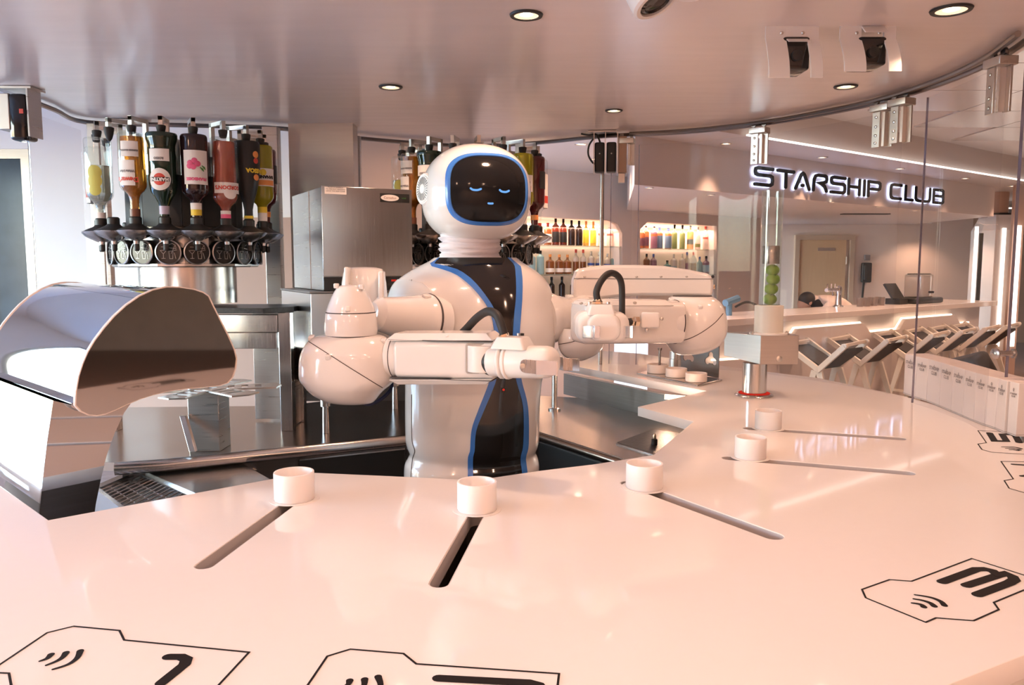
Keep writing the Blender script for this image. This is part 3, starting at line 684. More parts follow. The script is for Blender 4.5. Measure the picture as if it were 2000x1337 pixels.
part('indicator', G().box(q, (.014,.004,.014)), M['blackm'], rob); part('indicator_light', G().ball(q+V((0,-.002,.001)), .004, .002, .004, 10, 6), M['redled'], rob)
def seamline(S, pts, name='seam', r=.0012, k=5):
    pts = smooth([V((x,y,0)) for x,y in pts], 10)
    return part(name, G().tube([S.at(*S.solve(p.x,p.y), .0004) for p in pts], r, 6), M['seam'], rob)
seamline(torso, [(804,770),(804,820),(805,860),(810,880),(806,895),(803,925),(803,950)])
# head --------------------------------------------------------------
s = 2.6/F/1.005; hc = P(929,378,RY); yaw = math.radians(16)
HW, HD, NH = 103*s, 116*s, 2.35
def Hh(z): return (93*s, 2.15) if z > 0 else (93*s, 2.55)
Rz = Matrix.Rotation(yaw, 3, 'Z')
def hp(x, z, off=0.0):
    H, nv = Hh(z); a = max(1-(abs(z)/H)**nv, 1e-6)**(NH/nv); b = max(a-(abs(x)/HW)**NH, 1e-6)**(1/NH)
    return hc + Rz @ V((x, -HD*b-off, z))
rings = []
for i in range(41):
    lat = -PI/2*.80 + PI*.90*i/40
    H, nv = Hh(lat); z = H*math.copysign(abs(math.sin(lat))**(2/nv), lat); r = abs(math.cos(lat))**(2/nv)
    rings.append([hc + Rz @ V((HW*r*math.copysign(abs(math.sin(a))**(2/NH), math.sin(a)), -HD*r*math.copysign(abs(math.cos(a))**(2/NH), math.cos(a)), z)) for a in [2*PI*k/72 for k in range(72)]])
head = part('head_shell', G().loft(rings), M['white'], rob)
VW, VH, VE = 79*s, 66*s, 3.0
def sup(a, k): 
    c, q = math.cos(a), math.sin(a); return (math.copysign(abs(c)**(2/VE), c)*VW*k, math.copysign(abs(q)**(2/VE), q)*VH*k)
vis_dx, vis_dz = 2*s, 0.0
def vring(k, off): return [hp(x+vis_dx, z+vis_dz, off) for x, z in (sup(2*PI*j/80, k) for j in range(80))]
part('visor_rim', G().loft([vring(1.0,-.004), vring(1.0,.003), vring(.985,.006), vring(.925,.006), vring(.905,.003), vring(.895,-.0)], cap=False), M['blue'], head, ang=60)
part('visor_screen', G().loft([vring(k, .0015) for k in (.90,.8,.65,.5,.35,.2,.1,.01)], cap=True), M['screen'], head, ang=60)
def face(pts, w, name):
    loc = [(x*s+vis_dx, zz*s) for x, zz in pts]; q = [hp(x, zz, .0022) for x, zz in loc]
    part(name, G().stroke(smooth(q, 4), Rz @ V((0,-1,0)), w*s), M['eye'], head, ang=60)
face([(-38,-1),(-34,-3.5),(-26,-4),(-20,-2)], 3.6, 'eye'); face([(15,-3),(19,-5.5),(27,-6),(33,-3.5)], 3.6, 'eye'); face([(-6,-27),(-2,-27.3),(2,-27)], 3.4, 'mouth')
# ear vents
for sx in (-1, 1):
    ec = hc + Rz @ V((sx*HW*.975, -12*s, 5*s)); ax = Rz @ V((sx, -.32, .05)); ax.normalize()
    ear = part('ear_vent', G().lathe([(30*s,-.02),(30*s,.004),(28*s,.008),(25*s,.0065),(24*s,.009),(5*s,.012),(.0005,.012)], ec, ax, 40), M['whitem'], rob, ang=30)
    e1 = ax.cross(UP).normalized(); e2 = e1.cross(ax); g = G()
    for k in range(26):
        a = 2*PI*k/26; d = e1*math.cos(a)+e2*math.sin(a); n = e1*-math.sin(a)+e2*math.cos(a)
        p0 = ec+ax*.0120+d*9*s; p1 = ec+ax*.0102+d*22*s
        g.loft([[p0-n*.25*s, p0+n*.25*s, p0+n*.25*s+ax*.0004, p0-n*.25*s+ax*.0004],[p1-n*.75*s, p1+n*.75*s, p1+n*.75*s+ax*.0004, p1-n*.75*s+ax*.0004]])
    part('vent_slots', g, M['blackm'], ear)
# neck with cloth gaiter
nk = []
for i in range(30):
    py = 459+54*i/29; q = P(918,py,RY); hw = (59 + 4*math.sin(i*.55)*(.5+.5*math.sin(i*1.7)) + (4 if i > 24 else 0))*s; ring = []
    for k in range(64):
        a = 2*PI*k/64; wv = .0028*math.sin(a*2+i*.62)*math.sin(i*.5+a) + .0018*math.sin(a*5+i*.9) + .0015*math.sin(i*1.1-a*1.0)
        ring.append(V((q.x+(hw+wv)*math.cos(a), RY+.008+(hw+wv)*math.sin(a), q.z+.004*math.sin(a*2+1))))
    nk.append(ring)
part('neck_cloth', G().loft(nk), M['cloth'], rob, ang=80)
part('neck_ring', G().cyl(P(918,470,RY), P(918,448,RY), 50*s, 46*s, 40), M['alu'], rob)
# -------------------------------------------------------------- arm on the left of the picture
Wt = M['white']
def L(px, py, Y): return P(px, py, Y)
def vl(name, prof, px, Y, parent, m=None, n=48, ang=35):
    """vertical lathe: prof = (radius px, py)"""
    k = (Y*CP)/F; c = V((P(px,600,Y).x, Y, 0))
    return part(name, G().lathe([(r*k, P(px,py,Y).z) for r, py in reversed(prof)], c, n=n), m or Wt, parent, ang=ang)
# shoulder cap and joint
ca, cb = L(838,630,2.45), L(738,612,2.32); ax = (cb-ca).normalized(); Ls = (cb-ca).length
capr = sorted((lambda r: (r[1], r[0]))(torso.solve(p.x, p.y)) for p in smooth([V(q) for q in ((800,546,0),(818,549,0),(836,560,0),(850,582,0),(858,610,0),(860,640,0),(856,668,0),(846,690,0))], 4))
zc = [capr[0][0] + (capr[-1][0]-capr[0][0])*i/24 for i in range(25)]
part('shoulder_cap', G().shellpatch([[torso.at(-PI*.62+(interp(capr,z)[0]+PI*.62)*j/20, z, .0035) for j in range(21)] for z in zc], [[torso.at(-PI*.62+(interp(capr,z)[0]+PI*.62)*j/20, z, -.004) for j in range(21)] for z in zc]), mat('white_cool', (.72,.74,.75), .22, coat=.4), rob, ang=50)
seamline(torso, [(804,546),(805,562),(804,580)]).scale = (1,1,1)
up = part('shoulder_joint', G().lathe([(.088,-.03),(.088,.028),(.084,.034),(.080,.045),(.073,.075),(.064,.115),(.055,.16),(.050,Ls),(.03,Ls+.02)], ca, ax, 48), Wt, rob)
part('joint_gap', G().lathe([(.0885,.012),(.0905,.016),(.0885,.020)], ca, ax, 48, cap=False), M['seam'], up)
e1 = ax.cross(UP).normalized(); e2 = e1.cross(ax)
for a in (70, -60, 180):
    d = (e1*-math.cos(math.radians(a)) + e2*math.sin(math.radians(a)))
    part('bolt_boss', G().rprism(ca+ax*.03+d*.076, ca+ax*.058+d*.074, .012,.010,.006,.005, X=d), Wt, up)
back = vl('rear_link', [(1,521),(26,522),(36,525),(40,534),(43,552),(44.5,580),(44.5,618),(44,640)], 712, 2.40, rob)
part('link_plate', G().rprism(L(679,600,2.335), L(679,521,2.335), .022,.007,.005,.005, X=(0,1,0)), Wt, back)
part('link_plate', G().rprism(L(746,600,2.34), L(746,529,2.34), .022,.008,.005,.005, X=(0,1,0)), Wt, back)
upper = vl('upper_arm', [(1,556),(18,557),(25,560),(31,569),(37,580),(43,594),(46.5,604),(47.5,609),(49,612),(51,628),(52,642),(51,650),(49.5,655),(49.5,672)], 685, 2.22, rob)
k2 = 2.22*CP/F
for py, r in ((609.5,48.3),(654,50.3)):
    vl('seam', [(r-.8,py-1.1),(r+.35,py-.6),(r+.35,py+.6),(r-.8,py+1.1)], 685, 2.22, upper, M['seam'])
for px, py in ((679,606),(657,560),(706,562)):
    part('screw_boss', G().rprism(L(px,py+3,2.22-.068 if px == 679 else 2.20), L(px,py-7,2.22-.060 if px == 679 else 2.20), .007,.007,.003,.003), Wt, upper)
elb = RS([(652,644,728,.055),(656,618,748,.075),(663,606,758,.088),(672,598,766,.098),(685,591,772,.108),(700,587,775,.112),(720,586,776,.113),(738,587,774,.110),(750,595,764,.104),(760,603,752,.094),(770,614,742,.080),(780,632,734,.060),(786,652,726,.040),(789,680,706,.012)], 2.22, 2.15)
elbow = part('elbow', elb.mesh(64), Wt, rob)
o = seamline(elb, [(601,665),(640,690),(690,722),(747,757)]); o.parent = elbow
for px, py in ((606,662),(641,698),(748,668)):
    q = elb.at(*elb.solve(px,py),0); part('screw_boss', G().rprism(q+V((0,.01,-.006)), q+V((0,.006,.010)), .008,.012,.004,.004), Wt, elbow)
# forearm
fa = L(755,698,2.20); fb = L(976,698,2.12); ax = (fb-fa).normalized(); k3 = 2.16*CP/F
fore = part('forearm', G().rprism(L(784,697,2.19), fb, 37*k3, .062, .020, .010, X=UP), Wt, rob)
part('elbow_ring', G().lathe([(36*k3,0),(41*k3,.005),(42*k3,.016),(41*k3,.035),(36*k3,.055)], L(760,697,2.20), ax, 48), Wt, fore)
part('seam', G().lathe([(41.6*k3,.0185),(42.7*k3,.020),(41.6*k3,.0215)], L(760,697,2.20), ax, 48, cap=False), M['seam'], fore)
def chamf(p0, p1, h, hw, up, name):
    p0 = V(p0); p1 = V(p1); d = (p1-p0).normalized(); sd = d.cross(UP).normalized(); e = .020
    lo = [p0-sd*hw, p1-sd*hw, p1+sd*hw, p0+sd*hw]; hi = [p0+d*e-sd*(hw-.014), p1-d*e-sd*(hw-.014), p1-d*e+sd*(hw-.014), p0+d*e+sd*(hw-.014)]
    return part(name, G().loft([lo, [p+UP*.002*up for p in lo], [p+UP*h*up for p in hi]]), Wt, fore, ang=20, bev=.0025)
tp = chamf(L(770,661,2.19), L(972,661,2.12), .019, .060, 1, 'top_cover'); bp_ = chamf(L(776,735,2.19), L(972,734,2.12), .016, .060, -1, 'bottom_cover')
part('seam', G().box((L(775,661,2.19)+L(972,661,2.12))/2, ((L(972,661,2.12)-L(775,661,2.19)).length,.1225,.0016), Matrix.Rotation(math.atan2(ax.y,ax.x),3,'Z')), M['seam'], fore)
part('seam', G().box((L(778,734.5,2.19)+L(972,734,2.12))/2, ((L(972,734,2.12)-L(778,734.5,2.19)).length,.1225,.0016), Matrix.Rotation(math.atan2(ax.y,ax.x),3,'Z')), M['seam'], fore)
for px in (874, 948):
    part('cover_screw', G().ball(L(px,657,2.10), .006,.004,.004,10,6), Wt, tp)
for px in (871, 944):
    part('cover_screw', G().ball(L(px,743,2.105), .004,.004,.003,10,6), M['alu'], bp_)
# wrist and gripper
wp = L(937,699,2.0800)
part('wrist_shade_panel', G().rprism(wp+V((0,.03,0)), wp+V((0,-.010,0)), 29*k3, 27*k3, .008, .002, X=UP), mat('recess_shade', (.42,.39,.36), .5), fore)  # darker panel, not hollow: the recess shading is put into its colour
wr = part('wrist', G().cyl(L(940,725,2.078), L(940,674,2.078), .037, .037, 40), M['whitem'], fore, bev=.002)
ga, gb = L(957,705,2.07), L(1088,707,1.99); gx = (gb-ga).normalized(); k4 = 2.03*CP/F
part('wrist_gap', G().lathe([(27*k4,-.008),(29*k4,.0),(29*k4,.004)], ga, gx, 40), M['blackm'], fore)
grip = part('gripper', G().rprism(ga, ga+gx*.055, 29*k4, .043, .034, .010, X=UP).rprism(ga+gx*.03, gb, 33*k4, .047, .040, .030, X=UP, hx1=31*k4), M['whitem'], rob)
for dd, hh in ((.036, 34.2), (.052, 35.0)):
    part('gripper_band', G().rprism(ga+gx*dd, ga+gx*(dd+.010), hh*k4, .0495, .040, .004, X=UP), M['whitem'], grip)
tb0 = L(1002,680,2.035); tb1 = L(1002,657,2.035)
part('cable_block', G().rprism(tb0, tb1, .050, .040, .008, .003, X=gx, hx1=.036, hy1=.028), M['whitem'], grip, ang=25)
hx_ = L(985,657,2.035)
part('cable_gland', G().lathe([(.0135,0),(.0135,.007),(.010,.009),(.0095,.013)], hx_, (-.3,0,1), 6), M['brass'], grip, ang=20)
part('cap_screw', G().lathe([(.005,0),(.005,.006)], L(1013,655,2.035), (0,0,1), 12), M['alu'], grip)
part('cap_screw', G().lathe([(.005,0),(.005,.006)], L(1020,655,2.045), (0,0,1), 12), M['blackm'], grip)
hose = smooth([L(880,672,2.26), L(908,645,2.22), L(932,620,2.16), L(953,608,2.10), L(970,615,2.06), L(979,635,2.04), L(985,655,2.035)], 8)
part('hose', G().tube(hose, .0115, 14), M['rubber'], rob)
def finger(pts, h, th, name, px, py, Y):
    f = part(name, G().prism([p+UP*-h/2 for p in pts]+[p+UP*-h/2+V((0,th,0)) for p in reversed(pts)], UP*h), M['steelb'], grip, ang=20, bev=.001)
    part('finger_screw', G().lathe([(.0065,0),(.0065,.003),(.003,.0035),(.0028,.001)], L(px,py,Y), (0,-1,0), 16), M['alu'], f)
def finger_round(pc, pend, ptip, h, nm, scr):
    pc, pend, ptip = V(pc), V(pend), V(ptip); d = (pend-pc).normalized(); o = [pend-UP*h/2, pend+UP*h/2] + [pc - d*h/2*math.sin(PI*k/8)*.9 + UP*h/2*math.cos(PI*k/8) for k in range(9)]
    f = part('gripper_finger', G().prism(o, (0,.004,0)), M['steelb'], grip, ang=20, bev=.0008)
    e = ptip + V((0,-.006,0)); d2 = (e-ptip)
    part('finger_tip', G().prism([p+UP*s_*h*.52 for p, s_ in ((pend,-1),(ptip,-1),(ptip,1),(pend,1))], (0,-.003,0)).prism([ptip-UP*h*.52, ptip-UP*h*.52+V((.003,0,0)), ptip-UP*h*.52+V((.003,-.016,0)), ptip-UP*h*.52+V((0,-.016,0))], UP*h*1.04), mat('polished_steel', (.86,.84,.84), .2, 1.0), f, ang=20)
    part('finger_screw', G().lathe([(.0065,0),(.0065,.003),(.003,.0035),(.0028,.001)], scr, (0,-1,0), 16), M['alu'], f)
finger_round(L(1026,715,1.962), L(1047,717,1.956), L(1086,718.5,1.944), .0345, 'gripper_finger', L(1020.5,714,1.9625))
finger([L(1086,705,2.10), L(1100,711,2.09), L(1118,712,2.09), L(1132,713,2.08)], .034, .004, 'gripper_finger', 1092,706,2.10)
# -------------------------------------------------------------- arm on the right of the picture
YB = 2.74
bo = [(1120,585),(1121,548),(1128,530),(1134,525),(1150,522),(1186,517.5),(1240,517),(1298,519),(1345,526),(1382,533.5),(1391,540),(1394,552),(1393,570),(1391,578),(1310,577.5),(1255,577),(1215,579),(1180,583)]
bpt = [L(x,y,YB-.06) for x,y in bo]
beam = part('upper_arm', G().prism(bpt, (0,.13,0)), Wt, rob, bev=.010, ang=25)
part('seam', G().prism([L(1121,543.2,YB-.0612), L(1394,544.2,YB-.0612), L(1394,545.2,YB-.0612), L(1121,544.2,YB-.0612)], (0,.001,0)), M['seam'], beam)
for px in (1142, 1190, 1243, 1291, 1341):
    part('cover_screw', G().ball(L(px,540,YB-.061), .005,.002,.003,10,6), M['alu'], beam)
part('end_screw', G().ball(L(1392,540,YB-.05), .006,.004,.006,10,6), M['blackm'], beam); part('end_screw', G().ball(L(1395,560,YB-.04), .004,.004,.008,10,6), M['brass'], beam)
el2 = RS([(579,1311,1391,.06),(584,1307,1399,.075),(592,1303,1407,.088),(605,1299,1413,.098),(620,1297,1417,.104),(637,1296,1418,.106),(652,1297,1416,.104),(664,1300,1410,.096),(674,1304,1402,.085),(682,1310,1389,.065),(688,1315,1374,.045),(692.5,1326,1350,.012)], 2.52, 2.15)
el2m = part('elbow', el2.mesh(64), Wt, rob)
o = seamline(el2, [(1304,663),(1335,664),(1365,652),(1395,631),(1412,612)]); o.parent = el2m
part('elbow_ring', G().lathe([(38*2.52*CP/F,-.0),(38.5*2.52*CP/F,.002),(38*2.52*CP/F,.004)], L(1352,579,2.56), (0,0,1), 40), M['seam'], el2m)
for px, py in ((1308,586),(1318,590),(1368,600)):
    q = el2.at(*el2.solve(px,py),0); part('screw_boss', G().rprism(q+V((0,.008,-.006)), q+V((0,.004,.008)), .007,.010,.004,.004), Wt, el2m)
fa2, fb2 = L(1322,628,2.46), L(1128,628,2.36); ax2 = (fb2-fa2).normalized(); k5 = 2.40*CP/F
fo2 = part('forearm', G().rprism(fa2-ax2*.0, fb2, 41*k5, .064, .024, .012, X=UP), Wt, rob)
part('elbow_ring', G().lathe([(39*k5,0),(43*k5,.005),(44*k5,.014),(43*k5,.030),(38*k5,.045)], fa2, ax2, 48), Wt, fo2)
part('seam', G().lathe([(43.6*k5,.006),(44.6*k5,.008),(43.6*k5,.010)], fa2, ax2, 48, cap=False), M['seam'], fo2)
def chamf2(p0, p1, h, hw, name):
    p0 = V(p0); p1 = V(p1); d = (p1-p0).normalized(); sd = d.cross(UP).normalized(); e = .022
    lo = [p0-sd*hw, p1-sd*hw, p1+sd*hw, p0+sd*hw]; hi = [p0+d*e-sd*(hw-.014), p1-d*e-sd*(hw-.014), p1-d*e+sd*(hw-.014), p0+d*e+sd*(hw-.014)]
    return part(name, G().loft([lo, [p+UP*h for p in hi]]), Wt, fo2, ang=20, bev=.0025)
tc = chamf2(L(1300,595,2.44), L(1127,595,2.355), .017, .058, 'top_cover')
part('cover_screw', G().ball(L(1240,591,2.34), .006,.004,.004,10,6), M['alu'], tc); part('cover_screw', G().ball(L(1135,592,2.31), .006,.004,.004,10,6), M['alu'], tc)
fY = 2.325
jb = part('junction_box', G().rprism(L(1271,625,2.36), L(1270,625,fY), 15*k5, 17*k5, .006, .004, X=UP), M['whitem'], fo2)
gl = L(1247,627,fY-.006)
part('cable_gland', G().lathe([(.0155,0),(.0155,.012),(.012,.015),(.0115,.024)], gl, (-1,-.2,0), 6), M['brass'], fo2, ang=20)
part('gland_boot', G().tube([gl+V((-.02,-.004,0)), gl+V((-.045,-.012,0))], [.010,.008], 12), M['rubber'], fo2)
for px, py in ((1292,622),(1263,644)):
    part('cover_screw', G().lathe([(.006,0),(.006,.003),(.003,.005)], L(px,py,fY+.006), (0,-1,0), 12), M['alu'], fo2)
# gripper pointing at the camera
gc = L(1179,641,2.13); k6 = 2.13*CP/F
gr2 = part('gripper', G().rprism(gc+V((0,.17,0)), gc, 52*k6, 29*k6, .030, .016, X=(1,0,0)), M['whitem'], rob)
part('gripper_band', G().rprism(gc+V((0,.060,.001)), gc+V((0,.046,.001)), 53.5*k6, 30.5*k6, .031, .004, X=(1,0,0)), M['whitem'], gr2)
part('gripper_band', G().rprism(gc+V((0,.036,.0)), gc+V((0,.022,.0)), 53.0*k6, 30.0*k6, .031, .004, X=(1,0,0)), M['whitem'], gr2)
part('gripper_nose', G().rprism(gc+V((0,.01,.002)), gc+V((0,-.012,.002)), 33*k6, 27*k6, .028, .012, X=(1,0,0)), M['whitem'], gr2)
part('cable_block', G().rprism(L(1172,614,2.17), L(1172,593,2.17), 28*k6, .045, .006, .003, X=(1,0,0), hx1=22*k6, hy1=.038), M['whitem'], gr2, ang=25)
gq = L(1167,593,2.16)
part('cable_gland', G().lathe([(.0145,0),(.0145,.006),(.011,.009),(.010,.013)], gq, (0,0,1), 6), M['brass'], gr2, ang=20)
for px in (1152, 1188):
    part('cap_screw', G().lathe([(.005,0),(.005,.005)], L(px,593,2.14), (0,0,1), 12), M['alu'], gr2)
def finger2(xs, z, h, Ys, scr):
    pts = [L(x, z, y) for x, y in zip(xs, Ys)]; f = part('gripper_finger', G().prism([p-UP*h/2 for p in pts]+[p-UP*h/2+V((0,.005,0)) for p in reversed(pts)], UP*h), mat('polished_steel', (.86,.84,.84), .2, 1.0), gr2, ang=20, bev=.001)
    if scr: part('finger_screw', G().lathe([(.006,0),(.006,.003),(.003,.0035),(.0028,.001)], L(scr[0],scr[1],2.128), (0,-1,0), 14), M['alu'], f)
finger2([1138,1146,1159,1161,1172], 648, .033, [2.118,2.108,2.100,2.094,2.090], (1141.5,645)); finger2([1218,1222,1228,1231,1236], 648, .032, [2.122,2.108,2.100,2.094,2.090], None)
hs2 = smooth([gq+UP*.01, L(1165,570,2.16), L(1172,552,2.17), L(1184,537,2.19), L(1196,533,2.22), L(1208,540,2.245), L(1214,556,2.26), L(1215,585,2.265), L(1215,612,2.265), L(1217,628,2.27), L(1232,629,2.29)], 7)
part('hose', G().tube(hs2, .0150*.62, 14), M['rubber'], rob)
# shoulder on that side
sa, sb = L(1062,622,2.60), L(1150,612,2.68); ax = (sb-sa).normalized()
sj = part('shoulder_joint', G().lathe([(.085,0),(.084,.03),(.074,.05),(.064,.085),(.060,.12),(.060,.165),(.04,.18)], sa, ax, 40), Wt, rob)
for px, py in ((1112,584),(1124,586)):
    part('bolt_boss', G().rprism(L(px,592,2.62), L(px,py,2.62), .010,.012,.005,.004), Wt, sj)
lk = part('rear_link', G().cyl(L(1140,640,2.74), L(1140,575,2.74), .068, .066, 40), Wt, rob, bev=.006)
lb = RS([(640,1092,1182,.062),(655,1090,1184,.070),(668,1090,1182,.070),(680,1092,1176,.066),(690,1097,1166,.056),(698,1106,1152,.040),(704,1120,1138,.012)], 2.58, 2.1)
lbm = part('lower_joint', lb.mesh(48), Wt, rob); o = seamline(lb, [(1091,672),(1115,668),(1140,660)]); o.parent = lbm
# pedestal to the floor
part('pedestal', G().cyl((rc.x, RY, 0), (rc.x, RY, torso.t[0][0]+.01), .17, .17, 40), M['blackm'], rob)
# ================================================================== BACK BAR
def bottle_prof(r, h, sh, nr, kind='round'):
    if kind == 'taper': return [(r*.92,0),(r,.008),(r*.97,h*.3),(r*.82,h*.5),(r*.62,h*.62),(nr*1.3,h*.72),(nr,h*.80),(nr,h*.97)]
    if kind == 'flare': return [(r*1.02,0),(r*1.08,.006),(r*1.06,.020),(r*.93,.040),(r*.92,.055),(r*.95,h*.25),(r*.95,h*.56),(r*.86,h*.64),(r*.5,h*.73),(nr,h*.80),(nr,h*.97)]
    return [(r*.90,0),(r*.99,.005),(r,.012),(r,h*sh),(r*.97,h*(sh+.035)),(r*.82,h*(sh+.075)),(r*.50,h*(sh+.115)),(nr*1.15,h*(sh+.15)),(nr,h*(sh+.19)),(nr*.95,h*.97)]
def hang_bottle(spec):
    """a bottle hanging upside down; origin at its base (which is on top), front towards -Y"""
    nm, lab, glass, r, h, sh, nr, kind, lv, caps, decos = spec
    t = thing('liquor_bottle', lab, 'bottle', (0,0,0), 'liquor bottles on the carousel by the arch')
    pr = bottle_prof(r, h, sh, nr, kind); fl = lambda q: [(a,-b) for a,b in q]
    part('glass_body', G().lathe(fl(pr), n=32), glass, t, local=True, ang=50)
    if lv:
        m, z0 = lv; inn = [(a*.9, max(b, z0)) for a,b in pr if b >= z0-.03]
        part('liquid', G().lathe(fl([(inn[0][0]*.98, z0)]+[q for q in inn if q[1] > z0]), n=28), m, t, local=True, ang=50)
    z = h*.97
    for (m, r0, a, b) in caps:
        part('neck_sleeve', G().lathe([(r0*1.0,-a),(r0*.98,-b)], n=20), m, t, local=True)
    for dfn in decos: dfn(t, r, h)
    return t
def wrap_label(m, za, zb, aw, name='label', ac=0.0, ro=.0012, kr=1.0):
    def f(t, r, h):
        R = r*kr+ro; n = 14; g = []
        for zz in (za, zb): g.append([V((R*math.sin(ac-aw/2+aw*k/n), -R*math.cos(ac-aw/2+aw*k/n), -zz)) for k in range(n+1)])
        part(name, G().shellpatch(g, [[V((p.x*.985,p.y*.985,p.z)) for p in q] for q in g]), m, t, local=True)
    return f
def disc_label(m, zc, rad, ac=0.0, ro=.0016, name='label', kr=1.0):
    def f(t, r, h):
        R = r*kr+ro; rings = []
        for k in (1.0,.75,.5,.25,.01): rings.append([V((R*math.sin(ac+rad*k*math.cos(a)/R), -R*math.cos(ac+rad*k*math.cos(a)/R), -zc+rad*k*math.sin(a))) for a in [2*PI*j/28 for j in range(28)]])
        part(name, G().loft(rings, cap=False), m, t, local=True)
    return f
def words(body, size, zc, m, ac=0.0, ro=.0026, kr=1.0, off=0.0008, name='lettering'):
    def f(t, r, h):
        R = r*kr+ro; O = V((0,0,-zc)); nrm = V((math.sin(ac), -math.cos(ac), 0)); X = V((-math.cos(ac), -math.sin(ac), 0))
        part(name, text_g(body, size, O, X, V((0,0,-1)), wrap=R, off=off), m, t, local=True)   # upside down with the bottle
    return f
def berries(t, r, h):
    R = r+.003
    def at(x, z): return V((R*math.sin(x/R), -R*math.cos(x/R), -z))
    g = G()
    for x, z in ((-.020,.098),(-.006,.090),(.004,.100),(-.010,.110),(-.022,.108)): g.lathe([(.0098,0),(.008,.0012),(.003,.0018)], at(x, z), (math.sin(x/R),-math.cos(x/R),0), 14)
    part('raspberry_print', g, M['pink'], t, local=True)
    g = G()
    for x, z in ((.012,.112),(.019,.106)): g.stroke([at(x,z), at(x+.008,z+.006), at(x+.012,z+.012)], (math.sin(x/R),-math.cos(x/R),0), [.003,.007,.002], .0006)
    part('leaf_print', g, M['green'], t, local=True)
def fruit_disc(z, m, rad=.010, ac=0.0): return disc_label(m, z, rad, ac, .0022, 'fruit_print')
am = bglass('amber_spirit', (.55,.20,.02), .6); gk = bglass('dark_green_glass', (.012,.03,.018), .15); dk_ = bglass('dark_cordial', (.02,.008,.010), .1)
pk = bglass('pink_spirit', (.72,.20,.14), .6); yg = bglass('yellow_spirit', (.55,.48,.02), .55); yl = bglass('pale_lemon', (.72,.70,.18), .6); rd = bglass('ruby_spirit', (.10,.012,.015), .25)
SPECS = {
 -5: ('b','clear bottle with red and white label hanging behind the lemon bottle, carousel by the arch', M['gclear'], .040,.30,.58,.014,'round', None, [(M['red'],.016,.262,.285)], [wrap_label(M['paper'],.06,.20,1.9), wrap_label(M['red'],.150,.180,1.92,'label_band',ro=.002)]),
 -4: ('b','clear bottle with pale yellow contents hanging leftmost on the carousel by the arch', M['gclear'], .0445,.30,.62,.014,'round', (mat('pale_liquid',(.80,.82,.72),.06,trans=.85),.095), [(M['paper'],.0165,.255,.288)], [disc_label(mat('lemon_print',(.62,.60,.14),.5), .120, .024, 1.05), disc_label(mat('lemon_print',(.62,.60,.14),.5), .150, .024, 1.05), disc_label(mat('lemon_print',(.62,.60,.14),.5), .180, .020, 1.05)]),
 -2: ('b','amber whisky bottle with two white labels hanging on the carousel by the arch', M['gclear'], .045,.30,.55,.0155,'round', (am,.012), [(mat('sleeve_brown',(.18,.07,.04),.4),.0165,.25,.285)], [wrap_label(M['paper'],.030,.080,1.25,ac=.40), wrap_label(M['paper'],.092,.175,1.1,ac=.18), words('Dewar\'s',.022,.155,M['red'],.18), words('White Label',.010,.128,M['printg'],.18), words('BLENDED SCOTCH',.0065,.060,M['printg'],.40)]),
 -1: ('b','very dark green bottle with round white emblem label hanging on the carousel by the arch', gk, .047,.305,.56,.015,'flare', None, [(mat('sleeve_lilac',(.45,.40,.50),.4),.0165,.235,.268)], [wrap_label(M['paper'],.055,.095,1.5,kr=.95), words('ROSSO',.010,.086,M['printg'],kr=.95), disc_label(M['paper'],.155,.0365,kr=.95), disc_label(M['red'],.155,.020,ro=.0022,kr=.95,name='emblem'), wrap_label(M['print'],.148,.162,1.35,'emblem_bar',ro=.003,kr=.95), words('MARTINI',.0155,.155,M['paper'],kr=.95,ro=.0040), disc_label(mat('base_green',(.02,.10,.04),.2),.010,.001)]),
 0: ('b','dark cordial bottle with raspberry label hanging in the middle of the carousel by the arch', dk_, .044,.30,.60,.015,'round', None, [(M['paper'],.0185,.228,.250),(M['yellow'],.0180,.250,.270)], [wrap_label(M['paper'],.055,.168,1.9), berries, words('FRAMBOISE',.0135,.150,M['pink'])]),
 1: ('b','pink gin bottle with curved white label hanging on the carousel by the arch', M['gclear'], .045,.30,.66,.015,'round', (pk,.014), [(M['paper'],.0175,.250,.262),(M['pink'],.0175,.262,.282)], [wrap_label(M['paper'],.155,.192,2.2,ac=-.25), disc_label(M['paper'],.188,.024,-.1), words("GORDON'S",.018,.172,M['red'],-.25)]),
 2: ('b','black tapered bottle with yellow lettering hanging on the carousel by the arch', M['blackm'], .046,.30,.6,.015,'taper', None, [(M['yellow'],.0165,.262,.272)], [fruit_disc(.048,M['orange'],.012,-.2), fruit_disc(.070,M['red'],.010,-.2), words('PASSOA',.020,.104,M['yellow'],-.2,kr=.97,off=.0012), fruit_disc(.128,M['orange'],.011,-.2)]),
 3: ('b','yellow-green liqueur bottle with yellow fruit label hanging on the carousel by the arch', yg, .043,.30,.60,.0145,'round', None, [(M['yellow'],.0175,.215,.245),(M['paper'],.017,.245,.285)], [wrap_label(M['paper'],.085,.150,2.0,ac=-.8), wrap_label(M['orange'],.128,.146,1.5,'label_band',ac=-.8,ro=.002), fruit_disc(.100,M['yellow'],.012,-1.1), words('BANANE',.015,.116,M['print'],-.8)]),
 4: ('b','dark ruby bottle hanging rightmost on the carousel by the arch', rd, .042,.29,.62,.0145,'round', None, [(M['orange'],.016,.235,.255)], [wrap_label(M['blackm'],.06,.13,1.5)]),
}
CR, BTOP, CS = .326, 2.092, 1.13
